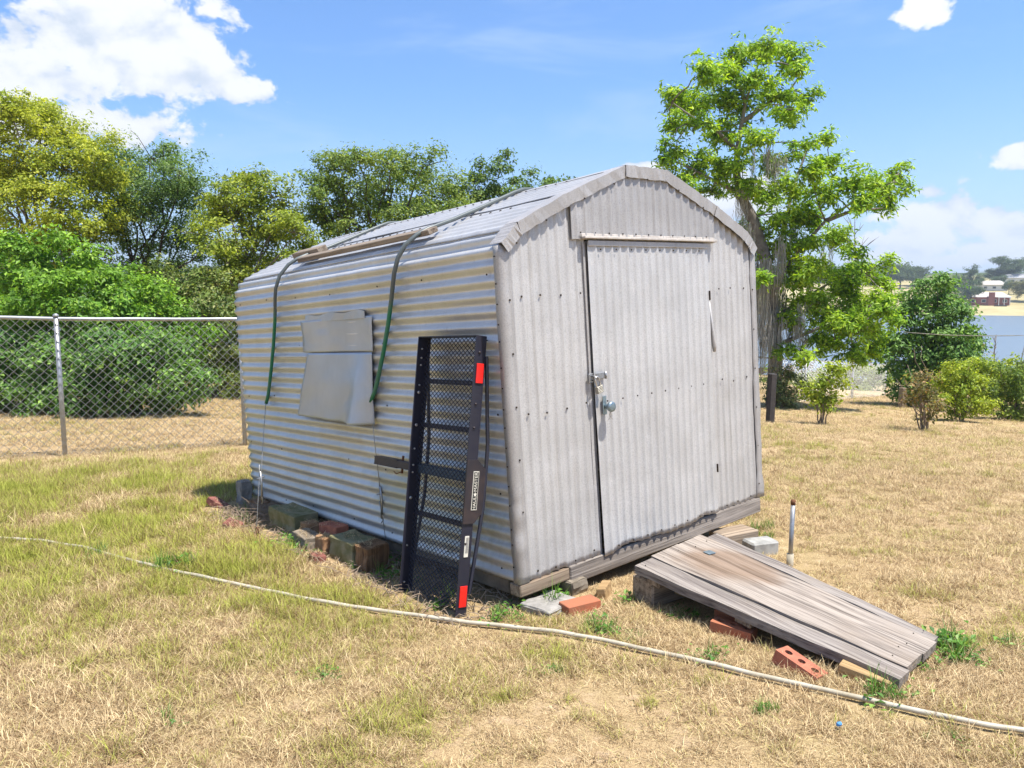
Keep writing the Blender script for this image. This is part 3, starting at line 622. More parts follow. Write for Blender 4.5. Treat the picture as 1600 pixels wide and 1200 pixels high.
# --- the wood behind the left fence
make_tree('broadleaf_tree', 'tall yellow-green tree, highest of those behind the chain link fence', 'tree', ground_at_px(60, 18.5),
          pxblobs([(20, 200, 45), (70, 195, 40), (110, 215, 38), (150, 245, 40), (30, 255, 55), (95, 265, 55), (160, 295, 45), (190, 330, 32), (40, 320, 55), (110, 330, 50), (165, 365, 35), (-40, 240, 60), (-60, 320, 60), (15, 170, 30), (60, 175, 22), (130, 395, 35), (60, 390, 45), (0, 380, 45)], 18.5, 1, 1.0),
          0.16, 2.2, LF['yellow'], M['bark'], 16, 40, 0.22, 0.085, 101, 'trees behind the left fence', 110)
make_tree('broadleaf_tree', 'dark green airy tree standing between two yellow-green ones', 'tree', ground_at_px(205, 20),
          pxblobs([(185, 250, 38), (235, 245, 35), (280, 268, 38), (220, 290, 45), (270, 310, 45), (310, 300, 32), (195, 310, 35), (240, 350, 45), (300, 355, 40), (215, 395, 40), (285, 400, 35), (330, 380, 25), (170, 235, 20), (255, 230, 18)], 20, 2, 0.9),
          0.13, 2.0, LF['green'], M['barkd'], 14, 34, 0.24, 0.08, 102, 'trees behind the left fence', 120)
make_tree('broadleaf_tree', 'rounded olive-yellow tree next to the far end of the shed', 'tree', ground_at_px(375, 18),
          pxblobs([(345, 300, 30), (390, 292, 32), (430, 310, 34), (370, 335, 42), (425, 350, 45), (465, 365, 34), (345, 375, 38), (400, 390, 45), (455, 405, 42), (360, 425, 38), (420, 440, 40), (330, 345, 24), (385, 272, 16), (480, 390, 20), (470, 440, 30)], 18, 3, 0.9),
          0.14, 2.0, LF['olive'], M['bark'], 16, 40, 0.21, 0.085, 103, 'trees behind the left fence', 110)
make_tree('oak_tree', 'broad green oak rising behind the shed roof', 'tree', ground_at_px(583, 19),
          pxblobs([(520, 265, 35), (560, 252, 28), (610, 255, 32), (660, 262, 34), (500, 300, 34), (545, 300, 40), (600, 300, 42), (655, 305, 40), (700, 300, 32), (515, 345, 36), (560, 350, 34), (625, 345, 36), (680, 345, 36), (720, 325, 22), (495, 330, 25), (540, 385, 30), (640, 385, 35), (700, 370, 30), (620, 240, 14), (500, 270, 16)], 19, 4, 1.0),
          0.15, 2.3, LF['oak'], M['barkd'], 17, 38, 0.22, 0.08, 104, 'trees behind the left fence', 140)
make_tree('young_tree', 'thin tree with upright feathery shoots behind the shed ridge', 'tree', ground_at_px(790, 20),
          pxblobs([(745, 290, 16), (752, 265, 14), (780, 262, 16), (795, 245, 11), (783, 290, 18), (812, 285, 14), (825, 270, 9), (850, 288, 13), (866, 282, 9), (735, 300, 20), (765, 312, 26), (810, 310, 25), (850, 310, 20), (885, 285, 7), (738, 275, 10)], 20, 5, 0.5),
          0.06, 2.6, LF['green'], M['barkd'], 22, 26, 0.20, 0.095, 105, 'trees behind the left fence', 70)
make_tree('leafy_bush', 'bright green bush reaching above the chain link fence rail', 'bush', ground_at_px(70, 14.6),
          pxblobs([(20, 420, 50), (80, 410, 45), (130, 430, 40), (50, 470, 55), (120, 480, 55), (180, 480, 40), (200, 505, 40), (-40, 440, 60), (95, 385, 22), (160, 445, 22), (20, 380, 25)], 14.8, 6, 0.5),
          0.05, 0.9, LF['lush'], M['barkd'], 17, 36, 0.21, 0.10, 106, 'bushes behind the left fence', 60, stems=4, spread=0.4)
make_tree('leafy_bush', 'low dark leafy bush spilling onto the grass behind the fence', 'bush', ground_at_px(215, 13.6),
          pxblobs([(150, 560, 45), (200, 555, 48), (250, 565, 45), (290, 590, 34), (180, 605, 45), (235, 610, 42), (130, 615, 40), (285, 615, 26), (310, 600, 18), (165, 525, 34), (230, 525, 30)], 13.6, 7, 0.35),
          0.04, 0.5, LF['maple'], M['barkd'], 20, 36, 0.20, 0.095, 107, 'bushes behind the left fence', 50, stems=5, spread=0.5)
make_tree('leafy_bush', 'green bush behind the fence, crossed by the leaning fence post', 'bush', ground_at_px(40, 14.2),
          pxblobs([(-30, 560, 50), (30, 555, 48), (85, 560, 42), (0, 610, 42), (60, 612, 42), (100, 620, 32), (20, 525, 36), (-70, 600, 50), (90, 530, 30)], 14.0, 8, 0.4),
          0.04, 0.5, LF['maple'], M['barkd'], 18, 36, 0.20, 0.095, 108, 'bushes behind the left fence', 60, stems=5, spread=0.5)
make_tree('leafy_bush', 'drab grey-green bush under the olive tree beside the shed', 'bush', ground_at_px(300, 17.0),
          pxblobs([(240, 430, 34), (290, 435, 36), (340, 450, 36), (260, 475, 40), (320, 490, 42), (370, 500, 36), (230, 510, 40), (290, 530, 40), (350, 545, 38), (385, 560, 35), (340, 585, 30), (400, 600, 34), (370, 470, 25)], 17.0, 9, 0.5),
          0.05, 0.8, LF['drab'], M['twig'], 15, 32, 0.24, 0.085, 109, 'bushes behind the left fence', 120, stems=6, spread=0.8)
make_tree('leafy_bush', 'bright green bush filling the gap between the fence post and the shed', 'bush', ground_at_px(235, 15.6),
          pxblobs([(190, 450, 34), (225, 470, 36), (265, 500, 34), (160, 500, 34), (215, 515, 36), (250, 535, 32), (290, 545, 26), (175, 430, 18), (240, 440, 20), (310, 520, 22)], 15.6, 19, 0.4),
          0.04, 0.7, LF['lush'], M['barkd'], 18, 34, 0.21, 0.09, 110, 'bushes behind the left fence', 60, stems=4, spread=0.4)
# a dark hedge of undergrowth closes the view below the tree crowns
und = []
for px in range(-760, 900, 46):
    und.append((px, rnd.uniform(455, 520), rnd.uniform(38, 50)))
    und.append((px + 20, rnd.uniform(540, 580), rnd.uniform(40, 50)))
Pu, Nu, Tu = crown_points(pxblobs(und, 22.5, 31, 1.0), 8, 34, 0.42, 131)
tag(leaves('undergrowth', Pu, Nu, 0.13, LF['green'], None, seed=77), 'dark tangle of undergrowth beneath the trees behind the fence', kind='stuff')

# --- the tall mossy tree on the right
TD = 19.5
tb = [(1195, 72, 26), (1152, 84, 24), (1232, 88, 28), (1252, 108, 16), (1105, 108, 26), (1138, 118, 26), (1182, 122, 26), (1062, 148, 26), (1098, 162, 32), (1150, 165, 34), (1216, 150, 26), (1262, 152, 18), (1240, 170, 22), (1046, 190, 20), (1085, 200, 24), (1135, 208, 30), (1176, 218, 28), (1228, 182, 16),
      (1050, 250, 24), (1090, 262, 28), (1128, 262, 30), (1160, 280, 32), (1196, 255, 22), (1042, 222, 12), (1078, 290, 18), (1112, 300, 20), (1295, 210, 15), (1270, 224, 13), (1235, 238, 16), (1296, 250, 22), (1262, 272, 26), (1235, 290, 24), (1330, 282, 24), (1368, 296, 28), (1402, 270, 18), (1410, 290, 15), (1385, 322, 22), (1345, 318, 24), (1300, 300, 26),
      (1195, 310, 28), (1230, 335, 30), (1270, 335, 28), (1180, 360, 26), (1215, 385, 30), (1260, 385, 28), (1305, 372, 24), (1330, 395, 18), (1345, 425, 26), (1378, 440, 18), (1305, 430, 32), (1255, 440, 30), (1212, 440, 22), (1335, 470, 32), (1290, 490, 34), (1372, 488, 24), (1345, 520, 28), (1240, 500, 20), (1300, 540, 22), (1200, 480, 16), (1385, 465, 14), (1270, 415, 26), (1320, 450, 30), (1365, 465, 22), (1270, 470, 30), (1310, 510, 30), (1370, 520, 26), (1330, 545, 26), (1280, 535, 24), (1250, 555, 18), (1360, 545, 20), (1225, 545, 14), (1380, 410, 16), (1190, 435, 18), (1395, 500, 16)]
bb = pxblobs(tb, TD, 12, 1.4, 0.95)
base = Vector(ground_at_px(1212, TD))
pec = empty('moss_draped_tree', base); tag(pec, 'tall bright green tree hung with grey moss beyond the shed', 'tree')
rl = [(b[0]-base.x, b[1]-base.y, b[2]-base.z, b[3], b[4], b[5]) for b in bb]
Pq, Nq, Tq = crown_points(rl, 21, 25, 0.19, 141, 0.8, 0.2, 0.26)
leaves('crown', Pq, Nq, 0.14, LF['pecan'], pec, 0.36, seed=142)
m = MB(); rt = random.Random(5)
def tp(px, py, dy=0.0): p = at(px, py, TD + dy) - base; return p
main = [Vector((0, 0, -0.2)), tp(1212, 560), tp(1208, 480), tp(1195, 400), tp(1175, 340), tp(1155, 300), tp(1150, 260), tp(1155, 215), tp(1165, 160), tp(1185, 100)]
m.tube(main, [0.20, 0.17, 0.15, 0.15, 0.14, 0.10, 0.08, 0.06, 0.035, 0.015], 10)
limbs = [[tp(1205, 470), tp(1240, 400, -.3), tp(1290, 345, -.5), tp(1340, 310, -.6), tp(1395, 285, -.6)], [tp(1200, 420), tp(1225, 360, .5), tp(1240, 290, .7), tp(1262, 232, .8), tp(1295, 212, .8)],
         [tp(1157, 300), tp(1120, 285, .3), tp(1085, 265, .4), tp(1050, 250, .4)], [tp(1152, 235), tp(1120, 205, -.3), tp(1085, 185, -.5), tp(1050, 160, -.5)], [tp(1160, 190), tp(1195, 165, .2), tp(1235, 140, .3), tp(1255, 110, .3)],
         [tp(1208, 500), tp(1250, 470, .4), tp(1300, 440, .6), tp(1350, 430, .6)], [tp(1212, 540), tp(1262, 520, -.4), tp(1310, 500, -.5), tp(1350, 515, -.5)], [tp(1165, 160), tp(1150, 120, .2), tp(1140, 90, .3)], [tp(1290, 345, -.5), tp(1330, 330, -.7), tp(1380, 325, -.8)]]
for L_ in limbs: m.tube(L_, [0.060 - 0.048 * i / (len(L_) - 1) for i in range(len(L_))], 8)
nodes = [p for L_ in limbs for p in L_] + main[3:]
for b in rl:
    c = Vector(b[:3]); s = min(nodes, key=lambda p: (p - c).length); limb(m, s, c, 0.022, 0.008, 0.16, 5, 5, rt)
for i in rt.sample(range(len(Tq)), 420): limb(m, Tq[i, 3:], Tq[i, :3], 0.011, 0.004, 0.15, 3, 4, rt)
m.build('trunk', M['bark'], pec, True)
def moss_mat():
    m, q = mat_new('grey_moss'); ri = q.n('ShaderNodeNewGeometry').outputs['Random Per Island']
    finish(q, q.mix(ri, (0.24, 0.225, 0.18), (0.52, 0.49, 0.42)), 0.95, 0, None, 0.1); return m
M['moss'] = moss_mat()
mo = [(1180, 400, 12, 90), (1195, 430, 16, 110), (1210, 470, 14, 90), (1186, 470, 10, 80), (1225, 470, 9, 70), (1250, 500, 9, 70), (1196, 520, 12, 60), (1200, 250, 8, 45), (1213, 262, 7, 40), (1226, 268, 6, 36), (1177, 255, 5, 30), (1160, 320, 10, 60), (1240, 350, 8, 60), (1285, 410, 7, 50), (1255, 545, 10, 45), (1170, 375, 9, 80), (1192, 500, 16, 110), (1212, 520, 16, 100), (1182, 440, 12, 120), (1236, 520, 9, 60), (1265, 455, 6, 60), (1300, 380, 5, 40), (1220, 395, 10, 80)]
for (px, py, w, L_) in mo:
    dy = rt.uniform(-0.7, 0.5); c = tp(px, py, dy); k = TD / FPX; vs = []; fs = []
    for s in range(int(w * 9)):
        x = rt.gauss(0, 0.5) * w * k; y = rt.gauss(0, 0.4) * w * k; ln = L_ * k * rt.uniform(0.3, 1.0) * math.exp(-(x / (w * k)) ** 2 * 0.5); wd = rt.uniform(0.004, 0.010); p = c + Vector((x, y, rt.uniform(-0.15, 0.45)))
        a = rt.uniform(0, 3.14); dx = Vector((math.cos(a) * wd, math.sin(a) * wd, 0)); n0 = len(vs)
        for j in range(5):
            t = j / 4; o_ = p + Vector((rt.uniform(-1, 1) * 0.035 * (j > 0), rt.uniform(-1, 1) * 0.03 * (j > 0), -ln * t)); f_ = 1 - 0.7 * t
            vs += [tuple(o_ - dx * f_), tuple(o_ + dx * f_)]
        for j in range(4): fs.append((n0 + 2*j, n0 + 2*j + 1, n0 + 2*j + 3, n0 + 2*j + 2))
    me = bpy.data.meshes.new('hanging_moss'); me.from_pydata(vs, [], fs); tag(link('hanging_moss', me, M['moss'], pec), kind='stuff')
# --- dark round tree, shrubs and sticks on the right
make_tree('leafy_tree', 'dense dark green tree with pointed top standing before the lake', 'tree', ground_at_px(1455, 23),
          pxblobs([(1450, 445, 18), (1480, 450, 16), (1425, 470, 20), (1465, 475, 26), (1490, 480, 18), (1415, 500, 22), (1455, 510, 32), (1495, 515, 26), (1520, 535, 18), (1400, 535, 24), (1440, 548, 34), (1485, 555, 30), (1515, 570, 22), (1410, 575, 26), (1455, 590, 34), (1500, 600, 26), (1385, 555, 12), (1425, 610, 26), (1470, 440, 10)], 23, 13, 0.7),
          0.09, 1.2, LF['maple'], M['barkd'], 18, 30, 0.26, 0.13, 151, None, 60)
make_tree('leafy_tree', 'small browning tree at the lake side of the dark green tree', 'tree', ground_at_px(1512, 24.5),
          pxblobs([(1515, 525, 14), (1528, 550, 14), (1510, 555, 16), (1530, 575, 13), (1505, 585, 18)], 24.5, 14, 0.3), 0.05, 1.0, LF['brownleaf'], M['barkd'], 10, 20, 0.24, 0.12, 152, None, 30)
def shrub(label, px, py, blobs, lf, seed, Yd=None, size=0.075, bark='twig', dens=15, stems=6):
    p = G(px, py) if Yd is None else Vector(ground_at_px(px, Yd)); return make_tree('shrub', label, 'shrub', tuple(p), pxblobs(blobs, p.y, seed, 0.2, 1.22), 0.012, 0.5, LF[lf], M[bark], dens * 2, 24, 0.15, size, seed, 'shrubs on the right lawn', 60, stems=stems, spread=0.12)
shrub('lemon green shrub with several stems next to the black fence post', 1283, 664, [(1300, 580, 12), (1285, 590, 13), (1312, 578, 10), (1290, 610, 16), (1270, 612, 13), (1262, 605, 8), (1305, 600, 12), (1280, 630, 14), (1295, 632, 11)], 'lemon', 161)
shrub('sparse browning shrub with bare switches on the right lawn', 1446, 675, [(1442, 590, 10), (1438, 607, 13), (1452, 610, 12), (1440, 628, 14), (1455, 632, 12), (1446, 648, 11), (1432, 622, 8)], 'brownleaf', 162, dens=11)
shrub('wide bright shrub between the browning shrub and the cable post', 1510, 665, [(1500, 585, 16), (1478, 592, 14), (1525, 590, 16), (1490, 610, 20), (1515, 612, 20), (1540, 608, 15), (1470, 618, 14), (1500, 635, 18), (1530, 632, 16), (1485, 575, 9), (1515, 572, 9)], 'lemon', 163, Yd=17.2)
shrub('bushy yellow-green shrub rising behind the wide bright shrub', 1545, 640, [(1500, 580, 18), (1535, 575, 20), (1570, 578, 20), (1520, 600, 22), (1555, 600, 22), (1590, 600, 20), (1540, 622, 20), (1480, 605, 16)], 'lemon', 167, Yd=21.0, size=0.09)
shrub('dense green shrub growing under the cable post', 1580, 655, [(1565, 590, 18), (1595, 585, 18), (1575, 612, 22), (1605, 612, 22), (1555, 630, 16), (1585, 638, 20), (1620, 635, 22), (1550, 605, 12)], 'oak', 164, Yd=18.5)
shrub('pale grey-green bush growing through the far chain link fence', 1225, 650, [(1222, 590, 14), (1240, 585, 12), (1215, 610, 14), (1235, 612, 16), (1220, 632, 14), (1205, 600, 9), (1245, 630, 11), (1255, 600, 9)], 'pale', 165, Yd=19.0)
shrub('green hedge bush on the far side of the chain link fence', 1330, 600, [(1290, 592, 14), (1320, 588, 16), (1350, 586, 16), (1375, 590, 14), (1335, 602, 15), (1365, 604, 14), (1305, 604, 13)], 'oak', 166, Yd=36.0, size=0.12, dens=9)
sh = []
for px in range(1150, 1640, 16): sh.append((px, rnd.uniform(583, 600), rnd.uniform(10, 17), rnd.uniform(-2, 5)))
Ps, Ns, Ts = crown_points(pxblobs(sh, 40, 33), 3.0, 26, 0.4, 171)
tag(leaves('shore_growth', Ps, Ns, 0.16, LF['oak'], None, seed=78), 'pale green thicket along the near lake shore', kind='stuff')
sh = [(px, rnd.uniform(572, 584), rnd.uniform(7, 11), rnd.uniform(-1, 4)) for px in range(1170, 1400, 11)]
Ps, Ns, Ts = crown_points(pxblobs(sh, 46, 34), 3.0, 22, 0.35, 172, 0.2)
tag(leaves('shore_reeds', Ps, Ns, 0.22, leafmat('pinkish_reeds', (0.17, 0.125, 0.09), (0.25, 0.175, 0.14), None), None, 0.2, seed=79), 'strip of pinkish dry reeds at the water edge', kind='stuff')
m = MB(); b0 = G(1450, 672)
for (ex, ey) in ((1412, 590), (1428, 545), (1440, 540), (1405, 600), (1418, 570), (1400, 592)):
    e_ = at(ex, ey, b0.y + rnd.uniform(-.3, .3)); limb(m, Vector((0, 0, 0)), e_ - b0, 0.014, 0.004, 0.10, 6, 5)
sw = m.build('bare_switches', M['twig'], None, True); sw.location = b0; tag(sw, 'bundle of bare pale switches arching out of the browning shrub', 'switches')
def bare(label, px, topy, Yd, seed, basey):
    r = random.Random(seed); b0 = Vector(ground_at_px(px, Yd)); top = at(px, topy, Yd) - b0; m = MB(); st = limb(m, (0, 0, 0), top, 0.045, 0.01, 0.02, 9, 6, r)
    for i in range(3, 9):
        for _ in range(3):
            a = st[i]; d = Vector((r.uniform(-1, 1), r.uniform(-1, 1), r.uniform(0.8, 1.6))).normalized() * top.length * r.uniform(0.06, 0.14); w = limb(m, a, a + d, 0.016, 0.006, 0.1, 4, 4, r)
            d2_ = d * 0.4 + Vector((r.uniform(-.2, .2), r.uniform(-.2, .2), 0.1)); limb(m, w[2], w[2] + d2_, 0.008, 0.003, 0.1, 3, 4, r)
    o = m.build('bare_sapling', M['bark'], None, True); o.location = b0; tag(o, label, 'sapling')
bare('leafless grey sapling standing behind the moss-draped tree', 1336, 335, 27, 3, 560)
bare('low leafless sapling on the shore beyond the cable', 1556, 525, 30, 4, 600)

# ------------------------------------------------------------------ fences
def chain_fence(label, A, B, h, posts, cell, rw, rp, name='chain_link_fence', group=None):
    A, B = Vector(A), Vector(B); e = empty(name, A); tag(e, label, 'fence', group); L = (B - A).length; d = (B - A).normalized(); dh = Vector((d.x, d.y, 0)).normalized()
    def gp(s): p = A + (B - A) * (s / L); return Vector((p.x, p.y, gz1(p.x, p.y))) - A
    rail = MB(); rail.tube([gp(s) + Vector((0, 0, h)) for s in np.linspace(0, L, 24)], rp * 0.8, 8); rail.build('top_rail', M['fence'], e, True)
    for s in posts:
        p = gp(s); m = MB(); m.tube([p + Vector((0, 0, -0.2)), p + Vector((0, 0, h + 0.02))], rp, 10); m.tube([p + Vector((0, 0, h + 0.02)), p + Vector((0, 0, h + 0.045)), p + Vector((0, 0, h + 0.06))], [rp * 1.25, rp * 1.2, rp * 0.4], 10); m.build('post', M['fence'], e, True)
    m = MB(); n = int((L + h) / cell) + 1; off = dh.cross(Vector((0, 0, 1))) * (rp * 1.1)
    for fam in (1, -1):
        for i in range(n + 1):
            s0 = i * cell - (h if fam > 0 else 0); pts_ = []
            K = 9
            for k in range(K):
                z = 0.03 + (h - 0.03) * k / (K - 1); s = s0 + z if fam > 0 else s0 - z
                if 0 <= s <= L: pts_.append(gp(s) + Vector((0, 0, z)) + off * (1 + 0.06 * fam))
            if len(pts_) > 1: m.tube(pts_, rw, 3, False)
    tag(m.build('wire_mesh', M['wire'], e), kind='stuff')
p1 = G(102, 713); p2 = G(383, 696); dd = (p2 - p1)
A_ = p1 - dd * 1.6; B_ = p2 + dd * 2.6; hL = (p1.y / math.cos(0)) * 216 / FPX * 1.01
A_.z = gz1(A_.x, A_.y); B_.z = gz1(B_.x, B_.y); Lf = (B_ - A_).length; uL = dd.length
chain_fence('galvanised chain link fence running behind the shed before leafy bushes', A_, B_, hL, [1.6 * uL - 1.0 * uL, 1.6 * uL, 2.6 * uL, 3.6 * uL, 4.6 * uL], 0.10, 0.0027, 0.027)
q1 = Vector((4.2, 16.9, 0)); q2 = Vector(((1388 - 800) / FPX * 30, 30, 0))
for q_ in (q1, q2): q_.z = gz1(q_.x, q_.y)
Lr = (q2 - q1).length
chain_fence('distant chain link fence on the lawn near the lake', q1, q2, 1.25, [0.3, Lr * 0.42, Lr * 0.72, Lr - 0.05], 0.14, 0.0022, 0.026)
def stakepost(name, px, ptop, pbot, label, cat, w, mat, rot=0.3):
    p = G(px, pbot); h = (pbot - ptop) / FPX * p.y * 1.02; o = MB().box((0, 0, h / 2 - 0.1), (w, w, h + 0.2)).build(name, mat, None, bevel=0.01); o.location = p; o.rotation_euler = (0, R(1), rot); tag(o, label, cat)
stakepost('wooden_post', 1203, 584, 661, 'short black weathered wooden post beside the shed wall', 'post', 0.12, M['postblack'])
stakepost('wooden_post', 1409, 606, 637, 'stubby brown wooden post at the end of the far fence', 'post', 0.16, M['timber'])
cpx = Vector(ground_at_px(1597, 19)); o = MB().box((0, 0, 0.6), (0.12, 0.12, 1.7)).build('cable_post', M['postblack'], None, bevel=0.01); o.location = cpx; tag(o, 'dark post at the lake end of the thin cable', 'post')
c1 = at(1412, 519, 22.2); c2 = at(1605, 524, 19.0); m = MB(); pts_ = [c1.lerp(c2, t) - Vector((0, 0, 0.05 * math.sin(math.pi * t))) for t in np.linspace(0, 1, 12)]; pts_ = [p - c1 for p in pts_] + [cpx + Vector((0, 0, 1.4)) - c1]
o = m.tube(pts_, 0.011, 6).build('cable', M['pvc'], None, True); o.location = c1; tag(o, 'thin pale cable stretched across the view of the lake', 'cable')

# ------------------------------------------------------------------ far shore: houses and trees
M['hbrick'] = simple('house_brick', (0.33, 0.11, 0.085), 0.9, 0, 0.2, 3, 0)
M['hroof'] = simple('pale_shingle_roof', (0.52, 0.47, 0.42), 0.9, 0, 0.2, 2, 0)
M['hgrey'] = simple('grey_shingle_roof', (0.36, 0.36, 0.37), 0.9, 0, 0.2, 2, 0)
M['hwhite'] = simple('house_white', (0.72, 0.71, 0.68), 0.8, 0, 0.1, 2, 0)
M['glass'] = simple('dark_window_glass', (0.03, 0.04, 0.05), 0.1, 0, 0.1, 2, 0)
def house(label, px, r_, w, d, hw, hr, wall, roof, rz, chim=False, porch=False):
    a = math.atan((px - 800) / FPX); x, y = r_ * math.sin(a), r_ * math.cos(a); e = empty('house', (x, y, gz1(x, y) - 0.3)); e.rotation_euler = (0, 0, rz); tag(e, label, 'house', 'houses on the far shore')
    MB().box((0, 0, hw / 2), (w, d, hw)).build('wall', wall, e)
    m = MB(); W2, D2 = w / 2 + 0.6, d / 2 + 0.6; k = min(w, d) * 0.42
    bs = [(-W2, -D2, hw), (W2, -D2, hw), (W2, D2, hw), (-W2, D2, hw)]; n = len(m.v); m.v += bs + [(-W2 + k, 0, hw + hr), (W2 - k, 0, hw + hr)]; m.f += [(0, 1, 5, 4), (1, 2, 5), (2, 3, 4, 5), (3, 0, 4), (3, 2, 1, 0)]
    rf = m.build('roof', roof, e)
    for i in range(4):
        xw = -w / 2 + w * (i + 0.5) / 4
        f_ = MB().box((xw, -d / 2 - 0.03, hw * 0.52), (w * 0.11, 0.1, hw * 0.40)).build('window', M['hwhite'], e); MB().box((xw, -d / 2 - 0.09, hw * 0.52), (w * 0.09, 0.06, hw * 0.33)).build('pane', M['glass'], f_)
    if chim: MB().box((w * 0.06, -d / 2 - 0.4, hw * 0.75), (2.0, 1.0, hw * 1.5 + 0.6)).build('chimney', wall, e)
    if porch:
        m = MB().box((w * 0.36, -d / 2 - 1.6, hw - 0.1), (w * 0.3, 3.2, 0.2)); m.build('porch_roof', M['hwhite'], e)
        for s in (0.23, 0.36, 0.49): MB().box((w * s, -d / 2 - 3.0, hw / 2 - 0.1), (0.25, 0.25, hw - 0.2)).build('porch_post', M['hwhite'], e)
house('low red brick house with tan roof and chimney across the lake', 1541, 335, 13, 8, 2.9, 1.9, M['hbrick'], M['hroof'], -0.55, True, True)
house('white house with pale hipped roof uphill of the brick house', 1540, 392, 13, 8, 2.5, 1.8, M['hwhite'], M['hroof'], -0.5)
house('grey roofed house on the hilltop across the lake', 1582, 425, 14, 9, 2.8, 2.0, M['hwhite'], M['hgrey'], -0.55)
def far_tree(label, px, r_, h, w, seed, lf='far', lift=0.0):
    h *= 0.8; r = random.Random(seed); a = math.atan((px - 800) / FPX); x, y = r_ * math.sin(a), r_ * math.cos(a); z = gz1(x, y)
    bl = []
    for i in range(11):
        bl.append((x + r.uniform(-.5, .5) * w * 0.8, y + r.uniform(-.5, .5) * w * 0.7, z + h * r.uniform(0.38, 0.86), w * r.uniform(.16, .26), w * .2, h * r.uniform(.12, .18)))
    make_tree('distant_tree', label, 'tree', (x, y, z), bl, h * 0.025, h * 0.35, LF[lf], M['barkd'], 0.9, 26, 0.9, 0.42, seed, 'trees on the far shore', 20)
far_tree('spreading dark tree just left of the brick house across the lake', 1512, 328, 10, 9, 201)
far_tree('airy dark tree rising above its neighbours before the pale hillside', 1500, 345, 12, 10, 202)
far_tree('tall narrow dark tree above the white house roof', 1514, 375, 16, 7, 203)
far_tree('large rounded dark tree on the hilltop behind the grey roofed house', 1578, 430, 15, 17, 204)
far_tree('golden green tree on the far lakeside slope', 1604, 345, 11, 12, 205, 'farlight')
far_tree('small dark tree between the brick house and the hilltop house', 1571, 372, 7, 5, 206)
far_tree('bluish tree peeping out behind the pointed dark green tree', 1402, 400, 15, 14, 207)
far_tree('low bluish tree beside the peeping bluish tree', 1420, 415, 12, 13, 208)
far_tree('small round tree below the hilltop house', 1556, 400, 7, 6, 209)
far_tree('dark tree behind the roof ridge of the white house', 1548, 430, 9, 9, 210)
far_tree('far lakeside tree half hidden by the dark green tree', 1488, 360, 11, 10, 211)

wb = []
for k in range(260):
    a = -1.15 + 2.4 * k / 260 + rnd.uniform(-.004, .004)
    if 0.47 < a < 0.64: continue
    r_ = rnd.uniform(425, 480); x_, y_ = r_ * math.sin(a), r_ * math.cos(a); wb.append((x_, y_, gz1(x_, y_) + rnd.uniform(2, 5.5), 7, 6, rnd.uniform(3, 5)))
Pw, Nw, Tw = crown_points(wb, 0.10, 34, 2.2, 191)
tag(leaves('far_woods', Pw, Nw, 1.1, LF['far'], None, 0.7, seed=80), 'distant belt of dark woods on the horizon', kind='stuff')
# ------------------------------------------------------------------ cargo carrier leaning on the shed wall
TL, TR_ = Vector((-0.10, 0.602, 1.296)), Vector((-0.10, 0.104, 1.281)); BLc, BRc = Vector((-0.360, 0.600, -0.135)), Vector((-0.345, 0.118, -0.135))
vv = ((TL + TR_) / 2 - (BLc + BRc) / 2); CL = vv.length; vv.normalize(); uu = ((TL - TR_) + (BLc - BRc)).normalized(); uu = (uu - vv * uu.dot(vv)).normalized(); ww = vv.cross(uu)   # ww should point out from the wall (-x)
if ww.x > 0: ww = -ww
org = (BLc + BRc) / 2 - ww * 0.055
CM = SM @ Matrix(((uu.x, vv.x, ww.x, org.x), (uu.y, vv.y, ww.y, org.y), (uu.z, vv.z, ww.z, org.z), (0, 0, 0, 1)))     # u across, v along, w outwards; deck at w = 0
car = empty('cargo_carrier', mat=CM); tag(car, 'black steel mesh hitch cargo carrier leaning upright against the shed', 'cargo carrier')
HU = 0.25
